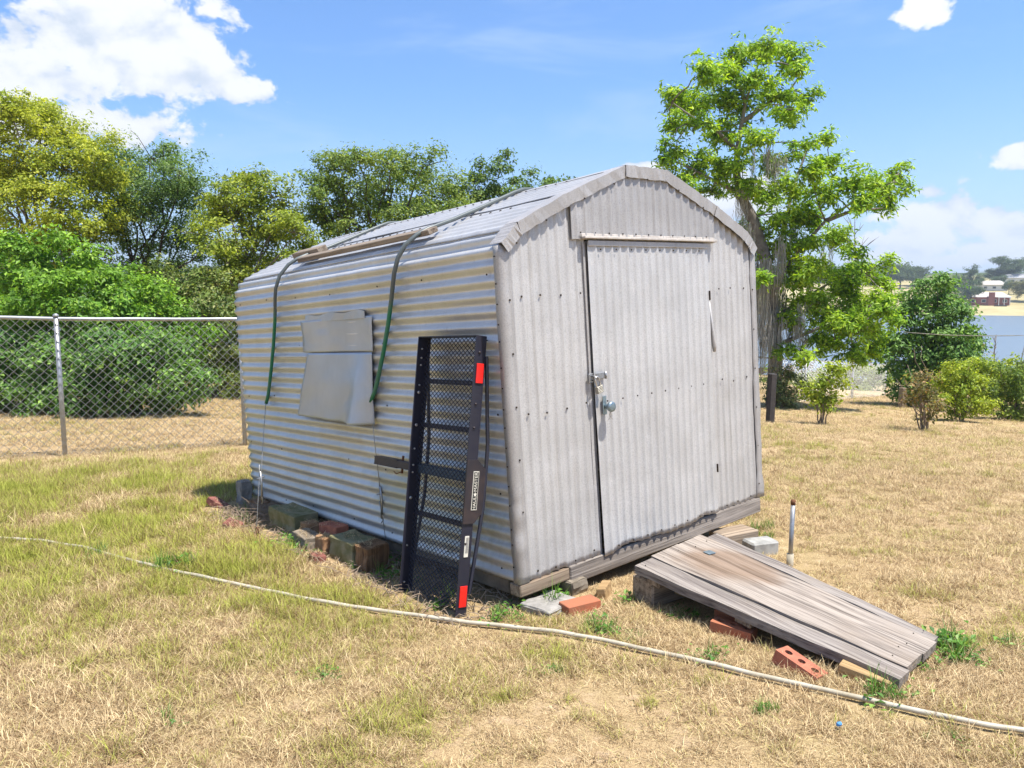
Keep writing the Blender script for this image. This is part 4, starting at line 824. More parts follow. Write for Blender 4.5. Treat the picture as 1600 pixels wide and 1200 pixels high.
for sg in (1, -1):
    m = MB().box((sg * HU, CL / 2, 0.020), (0.005, CL, 0.070)); m.box((sg * (HU - 0.012), CL / 2, -0.0135), (0.024, CL, 0.004)); rail = m.build('side_rail', M['black'], car, bevel=0.0012)
    if sg > 0:
        for v_ in (0.10, 0.30, 0.56, 0.70, 0.74, 0.83, 0.96, 1.14, 1.18, 1.29, 1.33, 1.38):
            big = v_ in (0.56, 0.96, 1.14); mm = MB(); mm.tube([(HU - 0.003, v_, 0.028), (HU - 0.008, v_, 0.028)], 0.0085 if big else 0.005, 8); mm.build('bolt', M['bolt'], rail, True)
    else:
        for v_ in (0.40, 0.98, 1.10, 1.36): mm = MB(); mm.tube([(-HU - 0.002, v_, 0.028), (-HU - 0.008, v_, 0.028)], 0.006, 8); mm.build('bolt', M['blackworn'], rail, True)
        for v_, hh in ((0.135, 0.105), (1.255, 0.10)): MB().box((-HU - 0.0055, v_, 0.018), (0.006, hh, 0.046)).build('reflector', M['reflector'], rail, bevel=0.0015)
        # folding plate with the maker's label, and a small warning label
        m = MB(); prof_ = [(-0.014, 0.50), (0.056, 0.50), (0.056, 0.82), (-0.010, 0.82), (-0.075, 0.765), (-0.075, 0.565)]; n = len(prof_)
        m.v += [(-HU - 0.004, b, a) for a, b in prof_] + [(-HU - 0.010, b, a) for a, b in prof_]; m.f += [tuple(range(n)), tuple(range(2*n-1, n-1, -1))] + [(i, (i+1) % n, n + (i+1) % n, n + i) for i in range(n)]
        pl = m.build('hinge_plate', M['blackworn'], rail)
        lb = MB().box((-HU - 0.0112, 0.665, -0.004), (0.0016, 0.195, 0.036)).build('maker_label', M['cream'], pl); MB().box((-HU - 0.0125, 0.665, -0.004), (0.0016, 0.187, 0.029)).build('label_field', M['ink'], lb)
        def text(body, v0, w0, size, parent):
            cu = bpy.data.curves.new('lettering', 'FONT'); cu.body = body; cu.size = size; cu.align_x = 'CENTER'; cu.align_y = 'CENTER'; cu.extrude = 0.0002
            to = bpy.data.objects.new('lettering', cu); COL.objects.link(to); bpy.context.view_layer.update()
            me = bpy.data.meshes.new_from_object(to.evaluated_get(bpy.context.evaluated_depsgraph_get())); bpy.data.objects.remove(to)
            # text x runs along +v, text up along -(-w) so that it reads upwards on the outer face
            Mx = Matrix(((0, 0, -1, -HU - 0.0138), (1, 0, 0, v0), (0, 1, 0, w0), (0, 0, 0, 1))); me.transform(Mx); return link('lettering', me, M['cream'], parent)
        text('HAUL', 0.602, -0.004, 0.027, lb); text('MASTER', 0.709, -0.004, 0.027, lb)
        st = MB(); n = len(st.v); c_ = (0.646, -0.004)
        for k in range(10): a = math.pi * k / 5; rad = 0.0135 if k % 2 == 0 else 0.006; st.v.append((-HU - 0.0137, c_[0] + rad * math.cos(a), c_[1] + rad * math.sin(a)))
        st.f.append(tuple(range(10))); st.build('star_emblem', M['cream'], lb)
        wl = MB().box((-HU - 0.0045, 0.385, 0.020), (0.003, 0.105, 0.026)).build('warning_label', M['cream'], rail); MB().box((-HU - 0.0065, 0.392, 0.018), (0.001, 0.078, 0.016)).build('label_print', M['concrete'], wl)
m = MB().box((0, CL - 0.0025, 0.020), (2 * HU, 0.005, 0.069)); m.build('end_rail', M['black'], car); MB().box((0, 0.0025, 0.020), (2 * HU, 0.005, 0.069)).build('end_rail', M['black'], car)
for i, v_ in enumerate(np.linspace(0, CL, 7)[1:-1]):
    if i == 2: MB().box((0, v_, -0.027), (2 * HU - 0.01, 0.052, 0.05)).build('centre_tube', M['slate'], car, bevel=0.004)
    else: MB().box((0, v_, -0.012), (2 * HU - 0.01, 0.026, 0.018)).build('cross_bar', M['black'], car, bevel=0.002)
vm = float(np.linspace(0, CL, 7)[3])
m = MB(); m.box((HU + 0.10, vm, -0.022), (0.20, 0.044, 0.044)); hb = m.build('hitch_shank', M['blackworn'], car, bevel=0.003)
m = MB()
for (dv, dw, a, b) in ((0.021, 0, 0.003, 0.05), (-0.021, 0, 0.003, 0.05), (0, 0.021, 0.045, 0.003), (0, -0.021, 0.045, 0.003)): m.box((HU + 0.315, vm + dv, -0.022 + dw), (0.24, a + 0.004, b))
m.build('receiver_end', M['blackworn'], hb)
m = MB(); m.tube([(HU + 0.17, vm - 0.05, -0.022), (HU + 0.17, vm + 0.05, -0.022)], 0.007, 8); m.tube([(HU + 0.15, vm - 0.04, 0.0), (HU + 0.19, vm - 0.055, 0.004), (HU + 0.22, vm - 0.045, 0.0)], 0.003, 5); m.build('hitch_pin', M['rust'], hb)
for sg in (1, -1):
    m = MB(); x = sg * (HU + 0.004)
    m.tube([(x, CL * 0.93, -0.02), (x, CL * 0.62, -0.070), (x, CL * 0.52, -0.072), (x, CL * 0.40, -0.070), (x, CL * 0.10, -0.02)], 0.010, 6); m.build('truss_bar', M['black'], car)
m = MB(); cw, chh = 0.034, 0.026; n = int(2 * HU / cw) + int(CL / chh)
# expanded metal mesh: two families of slanted strands
sl = chh / cw
for fam in (1, -1):
    k = -int(2 * HU * sl / chh) - 1
    while k * chh < CL + 2 * HU * sl:
        v0 = k * chh; a = -HU; b = HU
        va = v0 + (0 if fam > 0 else 2 * HU * sl); vb = v0 + (2 * HU * sl if fam > 0 else 0)
        def clipu(v): return a + (v - va) / (vb - va) * (b - a)
        u0, u1, w0, w1 = a, b, va, vb
        lo, hi = 0.006, CL - 0.006
        if min(w0, w1) < hi and max(w0, w1) > lo:
            if w0 < lo: u0, w0 = clipu(lo), lo
            if w0 > hi: u0, w0 = clipu(hi), hi
            if w1 < lo: u1, w1 = clipu(lo), lo
            if w1 > hi: u1, w1 = clipu(hi), hi
            m.tube([(u0, w0, 0.0008 * fam), (u1, w1, 0.0008 * fam)], 0.0024, 4, False)
        k += 1
tag(m.build('deck_mesh', M['black'], car), kind='stuff')

# ------------------------------------------------------------------ tie-downs over the roof, boards under them
def tiedown(ye, yr, z_end, wire_y, label, anchor_px):
    """hose-sleeved cable over the shed: local y at the eave and at its lower end"""
    off = 0.030; pts_ = []
    i_end = int(np.argmin(np.abs(pp[:900, 1] - z_end) + 10 * (ts[:900] > 1.6)))
    S_ = np.linspace(ts[i_end], TOT - ts[i_end], 60)
    for s in S_:
        i = min(int(s / step), len(pp) - 1); k = min(1, max(0, (s - ts[i_end]) / (1.9 - ts[i_end]))); y = yr + (ye - yr) * k ** 0.8 + (0.10 * min(1, max(0, (s - 1.9) / 2)))
        o_ = off + (0.035 * math.exp(-((s - 1.86) / 0.25) ** 2)); pts_.append((pp[i, 0] + nor[i, 0] * o_, y, pp[i, 1] + nor[i, 1] * o_))
    e = empty('tie_down', mat=SM.copy()); tag(e, label, 'tie-down', 'tie-downs over the shed')
    m = MB(); m.tube(pts_, 0.0135, 8); m.build('hose_sleeve', M['hose'], e, True)
    inv = SM.inverted(); a = Vector(pts_[0]); b = inv @ G(*anchor_px); b = Vector((b.x, b.y, b.z + 0.06)); mid = a.lerp(b, 0.62)
    m = MB(); m.tube([a + Vector((0, 0, .02)), a.lerp(b, .3) + Vector((-0.003, 0, 0)), mid], 0.0026, 5); m.tube([mid + Vector((0, .006, .10)), mid + Vector((-0.004, .012, .02)), b + Vector((0, 0.004, .02))], 0.0024, 5); m.build('cable', M['wire'], e, True)
    m = MB(); m.tube([mid + Vector((0, 0, 0.05)), mid + Vector((0, -0.006, -0.05)), mid + Vector((-0.004, 0.004, -0.16))], 0.0075, 6); m.tube([mid + Vector((-.03, 0, .0)), mid + Vector((.03, 0, 0.008))], 0.005, 6); m.tube([mid + Vector((-.004, .02, -.05)), mid + Vector((-.004, -.01, -.17)), mid + Vector((-.004, 0.015, -.19))], 0.004, 6); m.build('turnbuckle', M['zinc'], e, True)
    m = MB(); ring = [b + Vector((0, 0.022 * math.cos(t), 0.022 * math.sin(t))) for t in np.linspace(0, 6.28, 12)]; m.tube(ring, 0.004, 5); m.tube([b + Vector((0, 0, -0.02)), b + Vector((-0.02, -0.05, -0.22))], 0.009, 6); m.build('ground_anchor', M['rust'], e, True)
tiedown(2.44, 2.90, 0.81, 2.9, 'tie-down hose looped over the shed nearer its far end', (403, 842))
tiedown(0.80, 1.30, 0.885, 1.3, 'tie-down hose hanging between window cover and cargo carrier', (606, 872))
def roof_board(y0, y1, h, w, lift, label, shift=0.0):
    x, z = 0.135 + shift, 1.838 + shift * 0.45 + lift; Mx = SM @ Matrix.Translation((x, (y0 + y1) / 2, z)) @ Matrix.Rotation(R(-22), 4, 'Y')
    o = MB().box((0, 0, 0), (w, y1 - y0, h)).build('roof_board', M['board'], None, bevel=0.004); o.matrix_world = Mx; tag(o, label, 'board')
roof_board(0.73, 2.42, 0.032, 0.075, 0.05, 'long brown board lying along the shed roof edge under the tie-downs')
roof_board(2.30, 2.72, 0.045, 0.085, 0.060, 'short brown board on the roof edge at the far tie-down', 0.115)

# ------------------------------------------------------------------ blocks, bricks and timbers round the shed
Y_d1 = math.degrees(math.atan2(d1.y, d1.x)); X_d2 = math.degrees(math.atan2(d2.y, d2.x))
def lplace(name, lx, ly, size, mat, rz, label, cat, ztop=None, group=None, tilt=(0, 0), bevel=0.006, dz=0.0):
    """block at shed-local x, y; standing on the ground (or with its top at a local z)"""
    p = L2W(lx, ly, 0); zt = gz1(p.x, p.y) - 0.01 + dz
    if ztop is not None: zt = (L2W(lx, ly, ztop)).z - size[2]
    o = MB().box((0, 0, size[2] / 2), size).build(name, mat, None, bevel=bevel); o.location = (p.x, p.y, zt); o.rotation_euler = (R(tilt[0]), R(tilt[1]), R(X_d2 + rz)); tag(o, label, cat, group); rough(o, 0.004 if 'brick' in name else 0.009, int(lx * 991 + ly * 577)); return o
BL = 'blocks under the shed'
lplace('concrete_block', -0.08, 3.40, (0.10, 0.10, 0.24), M['concrete'], 4, 'upright grey concrete block at the far corner of the shed', 'block', ztop=0.14)
lplace('concrete_block', -0.10, 3.42, (0.12, 0.13, 0.12), M['dkstone'], -6, 'square dark block beneath the upright corner block', 'block', ztop=-0.105)
lplace('stone', -0.03, 3.20, (0.14, 0.19, 0.075), M['bricktan'], 5, 'flat tan stone under the far corner of the wall', 'stone', ztop=-0.01)
lplace('stone', -0.05, 3.16, (0.15, 0.20, 0.09), M['mossy'], -4, 'mossy stone below the flat tan stone', 'stone', ztop=-0.088)
lplace('brick', -0.30, 3.42, (0.09, 0.19, 0.058), M['brickdark'], 20, 'dark red brick tipped over beside the far corner blocks', 'brick', tilt=(18, 8))
lplace('brick', -0.46, 2.66, (0.09, 0.13, 0.055), M['brickdark'], 30, 'half buried maroon brick in front of the twig heap', 'brick', tilt=(12, -14))
lplace('concrete_block', -0.155, 2.30, (0.19, 0.40, 0.165), M['mossy'], 1, 'large mossy concrete block beside the shed wall', 'block')
lplace('brick', -0.20, 1.945, (0.10, 0.10, 0.085), M['bricktan'], 0, 'stubby tan brick between mossy block and red brick', 'brick', dz=0.055)
lplace('brick', -0.135, 1.73, (0.10, 0.22, 0.075), M['brickpink'], 4, 'weathered red brick lying flat under the wall', 'brick', dz=0.075, tilt=(-4, 0))
lplace('stone', -0.30, 1.80, (0.12, 0.24, 0.10), M['dkstone'], -5, 'dark dirty stone in front of the weathered red brick', 'stone')
lplace('brick', -0.28, 1.575, (0.09, 0.11, 0.095), M['bricktan'], 0, 'tan brick end facing out beside the grey-green block', 'brick', dz=0.035)
lplace('concrete_block', -0.20, 1.35, (0.18, 0.27, 0.155), M['mossy'], 2, 'grey-green block beside the rusty brown timber stub', 'block')
lplace('timber_stub', -0.21, 1.11, (0.16, 0.13, 0.165), M['stub'], 3, 'rusty brown timber stub below the hanging tie-down', 'timber')
lplace('brick', -0.40, 1.46, (0.08, 0.10, 0.055), M['brickdark'], -10, 'small purple brick half sunk in the dirt', 'brick', tilt=(0, 8))
# supports under the front
lplace('concrete_block', 0.12, -0.10, (0.26, 0.19, 0.055), M['concrete'], 10, 'flat grey concrete block under the near shed corner', 'block')
lplace('timber_stub', 0.38, 0.00, (0.13, 0.12, 0.115), M['dkstone'], 5, 'rotten dark timber stub propping the front sill', 'timber', ztop=-0.072)
p = G(906, 955); o = MB().box((0, 0, 0.029), (0.20, 0.092, 0.058)).build('brick', M['brick'], None, bevel=0.003); o.location = (p.x, p.y, gz1(p.x, p.y) - 0.004); o.rotation_euler = (0, 0, R(30)); tag(o, 'clean orange-red brick lying alone before the shed corner', 'brick')
p = G(948, 938); o = MB().box((0, 0, 0.03), (0.05, 0.14, 0.07)).build('wood_block', M['fresh'], None, bevel=0.004); o.location = (p.x, p.y + 0.08, gz1(p.x, p.y) - 0.01); o.rotation_euler = (0, R(-8), R(-20)); tag(o, 'yellow wood offcut beside the ramp timber', 'wood block')

# ------------------------------------------------------------------ ramp
def atz(px, py, z): d = ray(px, py); return Vector((0, 0, CAMZ)) + d * ((z - CAMZ) / d.z)
r_tl, r_tr, r_bl, r_br = atz(992, 884, 0.205), atz(1113, 829, 0.20), atz(1402, 1058, 0.115), atz(1470, 995, 0.105)
ctr = (r_tl + r_tr + r_bl + r_br) / 4; ax = ((r_bl + r_br) - (r_tl + r_tr)).normalized(); ac = ((r_tr + r_br) - (r_tl + r_bl)).normalized(); ac = (ac - ax * ac.dot(ax)).normalized(); an = ac.cross(ax)
if an.z < 0: an = -an
# ramp frame: x across, y along (downwards), z up, origin at the middle of the top edge
ro = (r_tl + r_tr) / 2; ayv = an.cross(ac)
if ayv.dot(ax) < 0: ayv = -ayv; 
RM = Matrix(((ac.x, ax.x, an.x, ro.x), (ac.y, ax.y, an.y, ro.y), (ac.z, ax.z, an.z, ro.z), (0, 0, 0, 1)))
ramp = empty('ramp', mat=RM); tag(ramp, 'weathered grey plank ramp leading up to the shed door', 'ramp')
RI = RM.inverted(); a_, b_, c_, d_ = (RI @ k for k in (r_tl, r_tr, r_br, r_bl))
def rampboard(t0, t1, e0, e1, th, z0, mat, name='plank', warp=0.0):
    """between the fractions t0..t1 across; e0/e1 move the top and foot ends"""
    N = 14; bot = []; g_ = 0.0022
    vs = []; 
    for i in range(N + 1):
        t = i / N; l = a_.lerp(d_, t); r = b_.lerp(c_, t); wv = (r - l).normalized()
        y = e0 * (1 - t) + e1 * t; wz = warp * math.sin(t * 3.1) + 0.002 * math.sin(t * 17 + t0 * 9)
        p0 = l.lerp(r, t0) + wv * (g_ if t0 > 0 else 0); p1 = l.lerp(r, t1) - wv * (g_ if t1 < 1 else 0)
        jt = 0.003 * math.sin(t * 23 + t0 * 40)
        for p, s in ((p0, jt), (p1, -jt * 0.6)): vs.append(Vector((p.x + s, p.y + y, z0 + wz)))
    m = MB(); n = len(vs)
    m.v = [tuple(v) for v in vs] + [(v.x, v.y, v.z - th) for v in vs]
    for i in range(N):
        k = 2 * i; m.f += [(k, k+1, k+3, k+2), (n+k, n+k+2, n+k+3, n+k+1), (k, k+2, n+k+2, n+k), (k+1, n+k+1, n+k+3, k+3)]
    m.f += [(0, n, n+1, 1), (2*N, 2*N+1, n+2*N+1, n+2*N)]
    return m.build(name, mat, ramp, False, 0.0)
rampboard(0.0, 0.20, 0.0, 0.012, 0.042, 0.0, M['rampside'], warp=-0.004)
rampboard(0.20, 0.54, -0.012, 0.0, 0.040, 0.004, M['ramp'], warp=0.004)
rampboard(0.54, 0.86, -0.015, 0.006, 0.040, 0.002, M['ramp'], warp=-0.003)
rampboard(0.86, 1.0, 0.035, -0.01, 0.042, -0.004, M['rampside'], warp=0.005)
Lr_ = (d_ - a_).length
def rl_(t, s): l = a_.lerp(d_, t); r = b_.lerp(c_, t); return l.lerp(r, s)
for t in (0.14, 0.52, 0.93):
    p = rl_(t, 0.5); w_ = (rl_(t, 1) - rl_(t, 0)).length - 0.06
    MB().box((p.x, p.y, -0.062), (w_, 0.09, 0.036)).build('cleat', M['timber'], ramp, bevel=0.003)
p = rl_(0.13, 0.62); MB().box((p.x, p.y, 0.0075), (0.055, 0.045, 0.003)).build('metal_tag', M['zincblue'], ramp, bevel=0.001)
m = MB()
for t in (0.04, 0.95):
    for s in (0.05, 0.27, 0.46, 0.60, 0.80, 0.95): p = rl_(t + rnd.uniform(-.015, .015), s + rnd.uniform(-.02, .02)); m.tube([(p.x, p.y, 0.003), (p.x, p.y, 0.0065)], 0.003, 6)
tag(m.build('nails', M['screw'], ramp), kind='stuff')
def under(name, px, py, size, mat, rz, label, cat, dz=0.0, tilt=(0, 0), bevel=0.006):
    p = G(px, py); o = MB().box((0, 0, size[2] / 2), size).build(name, mat, None, bevel=bevel); o.location = (p.x, p.y, gz1(p.x, p.y) - 0.01 + dz); o.rotation_euler = (R(tilt[0]), R(tilt[1]), R(rz)); tag(o, label, cat); return o
rz_r = math.degrees(math.atan2(ac.y, ac.x))
p = RM @ Vector((-0.06, 0.10, 0)); o = MB().box((0, 0, 0), (0.62, 0.15, 0.145)).build('timber', M['timber'], None, bevel=0.008); o.location = (p.x, p.y, 0.062); o.rotation_euler = (0, 0, R(rz_r + 2)); tag(o, 'square old timber holding up the top of the ramp', 'timber')
p = G(1152, 868); o = MB().box((0, 0, 0.06), (0.30, 0.16, 0.14)).build('timber', M['timber'], None, bevel=0.008); o.location = (p.x + 0.02, p.y + 0.16, gz1(p.x, p.y) - 0.01); o.rotation_euler = (0, 0, R(rz_r - 6)); tag(o, 'pale timber block beyond the upper corner of the ramp', 'timber')
p = G(1192, 868); o = MB().box((0, 0, 0.045), (0.20, 0.13, 0.10)).build('concrete_block', M['whiteblk'], None, bevel=0.012); o.location = (p.x, p.y + 0.06, gz1(p.x, p.y) - 0.01); o.rotation_euler = (0, 0, R(18)); tag(o, 'whitewashed concrete lump between ramp timber and pipe stake', 'block')
# holed bricks
def holed_brick(loc, rot, label, mat):
    L_, W_, H_ = 0.195, 0.092, 0.058; bm = bmesh.new(); ov = []
    xs_ = [-L_/2, -0.060-0.017, -0.060+0.017, -0.017, 0.017, 0.060-0.017, 0.060+0.017, L_/2]; segs = 14
    me = bpy.data.meshes.new('brick'); V, F = [], []
    # top and bottom faces as fans round three holes, cell by cell
    cells = [(-L_/2, -0.031, -0.062), (-0.031, 0.031, 0.0), (0.031, L_/2, 0.062)]
    for (x0, x1, cx) in cells:
        r_ = 0.0165; ring = [(cx + r_ * math.cos(2*math.pi*k/segs), r_ * math.sin(2*math.pi*k/segs)) for k in range(segs)]; outer = []
        for (x, y) in ring:
            dx, dy = x - cx, y; s = min(((x1 - cx) / dx if dx > 1e-9 else (x0 - cx) / dx if dx < -1e-9 else 1e9), (W_/2 / abs(dy) if abs(dy) > 1e-9 else 1e9)); outer.append((cx + dx * s, dy * s))
        for zs, fl in ((H_, 1), (0.0, -1)):
            n = len(V); V += [(x, y, zs) for x, y in ring] + [(x, y, zs) for x, y in outer]
            for k in range(segs):
                k2 = (k + 1) % segs; f = (n + k, n + segs + k, n + segs + k2, n + k2); F.append(f if fl > 0 else f[::-1])
            corners = [(x0, -W_/2), (x1, -W_/2), (x1, W_/2), (x0, W_/2)]
            for (qx, qy) in corners:       # corner triangles
                ks = [k for k in range(segs) if abs(outer[k][1] - qy) < 1e-6 or abs(outer[k][0] - qx) < 1e-6]
                near_x = min((k for k in range(segs) if abs(outer[k][0] - qx) < 1e-6), key=lambda k: abs(outer[k][1] - qy), default=None); near_y = min((k for k in range(segs) if abs(outer[k][1] - qy) < 1e-6), key=lambda k: abs(outer[k][0] - qx), default=None)
                if near_x is not None and near_y is not None: V.append((qx, qy, zs)); F.append((n + segs + near_x, len(V) - 1, n + segs + near_y))
        n = len(V); V += [(x, y, H_) for x, y in ring] + [(x, y, 0.0) for x, y in ring]
        for k in range(segs): k2 = (k + 1) % segs; F.append((n + k, n + k2, n + segs + k2, n + segs + k))
    n = len(V); x, y = L_/2, W_/2; V += [(-x, -y, 0), (x, -y, 0), (x, y, 0), (-x, y, 0), (-x, -y, H_), (x, -y, H_), (x, y, H_), (-x, y, H_)]
    F += [tuple(n + i for i in f) for f in ((0, 1, 5, 4), (1, 2, 6, 5), (2, 3, 7, 6), (3, 0, 4, 7))]
    me.from_pydata(V, [], F); o = link('brick', me, mat); o.location = loc; o.rotation_euler = rot; tag(o, label, 'brick'); return o
p = G(1246, 1048); holed_brick((p.x, p.y, gz1(p.x, p.y) - 0.012), (R(-6), R(14), R(-52)), 'pink three-hole brick tilted in the grass beside the ramp', M['brickpink'])
p = G(1145, 992); holed_brick((p.x, p.y, gz1(p.x, p.y) - 0.006), (0, R(3), R(-36)), 'red brick lying flat half under the ramp', M['brick'])
p = G(1140, 978); o = holed_brick((p.x + 0.06, p.y + 0.07, gz1(p.x, p.y) + 0.0), (R(90), 0, R(-38)), 'red brick on its edge wedged beneath the ramp', M['brick'])
p = G(1338, 1066); o = MB().box((0, 0, 0.03), (0.20, 0.10, 0.045)).build('wood_block', M['fresh'], None, bevel=0.003); o.location = (p.x + 0.05, p.y + 0.02, gz1(p.x, p.y) - 0.004); o.rotation_euler = (R(4), R(5), R(-40)); tag(o, 'striped wood offcut under the foot of the ramp', 'wood block')
under('wood_strip', 1078, 945, (0.22, 0.03, 0.035), M['fresh'], -42, 'thin pale wood strip in the shade under the ramp edge', 'wood strip', 0.045)
p = RM @ Vector((0, Lr_ * 0.95, -0.10)); o = MB().box((0, 0, 0), (0.46, 0.12, 0.05)).build('timber', M['dkstone'], None, bevel=0.006); o.location = (p.x, p.y, gz1(p.x, p.y) + 0.02); o.rotation_euler = (0, 0, R(rz_r)); tag(o, 'dark flat timber bedded beneath the ramp foot', 'timber')
# pipe stake
p = G(1234, 884); e = empty('pipe_stake', p); tag(e, 'grey pipe stake with rusty top standing in a pvc collar', 'stake'); hS = 106 / FPX * p.y * 1.03
m = MB(); m.tube([(0, 0, -0.1), (0.004, 0, hS - 0.03)], 0.0135, 12); m.build('pipe', M['zinc'], e, True); m = MB(); m.tube([(0.004, 0, hS - 0.03), (0.0045, 0, hS)], 0.0145, 12); m.build('rusty_cap', M['rust'], e, True); m = MB(); m.tube([(0, 0, -0.05), (0, 0, 0.075)], 0.021, 12); m.build('pvc_collar', M['pvc'], e, True)
# long pvc pipe across the lawn
pp_px = [(-420, 816), (-220, 828), (-80, 838), (0, 845), (75, 851), (140, 862), (200, 879), (250, 893), (310, 905), (400, 925), (500, 945), (600, 961), (700, 975), (800, 986), (900, 1000), (1000, 1020), (1100, 1042), (1200, 1066), (1300, 1090), (1400, 1113), (1500, 1133), (1600, 1151), (1720, 1172), (1900, 1202), (2100, 1232)]
pl = [G(a, b) for a, b in pp_px]; pl = [Vector((v.x, v.y, gz1(v.x, v.y) + 0.016)) for v in pl]; o0 = pl[10].copy()
def smooth_path(P_, n=6):
    out = []
    for i in range(len(P_) - 1):
        a, b, c, d = P_[max(i-1, 0)], P_[i], P_[i+1], P_[min(i+2, len(P_)-1)]
        for k in range(n): t = k / n; out.append(0.5 * ((2*b) + (c - a) * t + (2*a - 5*b + 4*c - d) * t*t + (3*b - a - 3*c + d) * t**3))
    return out + [P_[-1]]
sm = smooth_path(pl); sm = [Vector((v.x, v.y, gz1(v.x, v.y) + 0.020)) - o0 for v in sm]
o = MB().tube(sm, 0.0105, 10).build('irrigation_pipe', M['pvc'], None, True); o.location = o0; tag(o, 'long dirty white pipe lying across the dry grass', 'pipe')

# ------------------------------------------------------------------ twig litter, grass and weeds

def tuft(name, n, rad, lmin, lmax, wid, lean, mat, seed, flat=0.0, curl=0.6):
    r = np.random.default_rng(seed); V, F = [], []
    for i in range(n):
        a = r.uniform(0, 6.283); d = rad * math.sqrt(r.random()); x, y = d * math.cos(a), d * math.sin(a); L_ = r.uniform(lmin, lmax); az_ = r.uniform(0, 6.283); ln = min(1.5, abs(r.normal(lean, 0.3)))
        w = wid * r.uniform(0.6, 1.3); px_, py_, pz = x, y, -0.004; n0 = len(V); sx, sy = -math.sin(az_), math.cos(az_)
        for k in range(4):
            f_ = (1 - k / 3.2) * w; V += [(px_ - sx * f_, py_ - sy * f_, pz), (px_ + sx * f_, py_ + sy * f_, pz)]
            th = ln + curl * k / 3; px_ += math.cos(az_) * math.sin(th) * L_ / 3; py_ += math.sin(az_) * math.sin(th) * L_ / 3; pz = max(pz + math.cos(th) * L_ / 3, 0.003 + 0.006 * r.random())
        for k in range(3): F.append((n0 + 2*k, n0 + 2*k + 1, n0 + 2*k + 3, n0 + 2*k + 2))
    me = bpy.data.meshes.new(name); me.from_pydata(V, [], F); me.materials.append(mat); return bpy.data.objects.new(name, me)
def weed(name, n, lmin, lmax, asp, mat, seed, h):
    r = np.random.default_rng(seed); k = n; c = r.normal(size=(k, 3)) * np.array([0.05, 0.05, 0.0]); c[:, 2] = r.random(k) * h
    L_ = r.uniform(lmin, lmax, k); a = r.uniform(0, 6.283, k); el_ = r.uniform(-0.2, 0.7, k); t = np.stack([np.cos(a) * np.cos(el_), np.sin(a) * np.cos(el_), np.sin(el_)], 1); b = np.stack([-np.sin(a), np.cos(a), np.zeros(k)], 1)
    v = np.stack([c, c + t * (L_ * .5)[:, None] + b * (L_ * asp)[:, None] + np.array([0, 0, .006]), c + t * L_[:, None], c + t * (L_ * .5)[:, None] - b * (L_ * asp)[:, None] + np.array([0, 0, .006])], 1).reshape(-1, 3)
    i = np.arange(k)[:, None] * 4; f = np.concatenate([i + np.array([[0, 1, 2]]), i + np.array([[0, 2, 3]])], 1).reshape(-1, 3)
    me = np_mesh(name, v, f); me.materials.append(mat); return bpy.data.objects.new(name, me)
def grass_mat():
    m, q = mat_new('grass_blades'); at_ = q.n('ShaderNodeAttribute', attribute_type='INSTANCER', attribute_name='tone'); tone = at_.outputs['Fac']; ri = q.n('ShaderNodeNewGeometry').outputs['Random Per Island']
    straw = q.mix(q.ss(ri, 0.05, 0.95), (0.23, 0.14, 0.068), (0.80, 0.635, 0.37)); green = q.mix(ri, (0.19, 0.22, 0.025), (0.45, 0.46, 0.09))
    k = q.m('ADD', tone, q.m('MULTIPLY', q.m('SUBTRACT', ri, 0.5), 0.55)); col = q.mix(q.ss(k, 0.30, 0.72), straw, green)
    d = q.n('ShaderNodeBsdfPrincipled'); q.t.links.new(col, d.inputs['Base Color']); d.inputs['Roughness'].default_value = 0.7; d.inputs['Specular IOR Level'].default_value = 0.2
    t = q.n('ShaderNodeBsdfTranslucent'); q.t.links.new(col, t.inputs['Color']); mx = q.n('ShaderNodeMixShader'); mx.inputs[0].default_value = 0.3; q.t.links.new(d.outputs[0], mx.inputs[1]); q.t.links.new(t.outputs[0], mx.inputs[2])
    o = q.n('ShaderNodeOutputMaterial'); q.t.links.new(mx.outputs[0], o.inputs[0]); return m
M['grass'] = grass_mat()
M['weed'] = leafmat('weed_leaves', (0.07, 0.19, 0.025), (0.14, 0.30, 0.04), (0.24, 0.36, 0.08), scale=4)
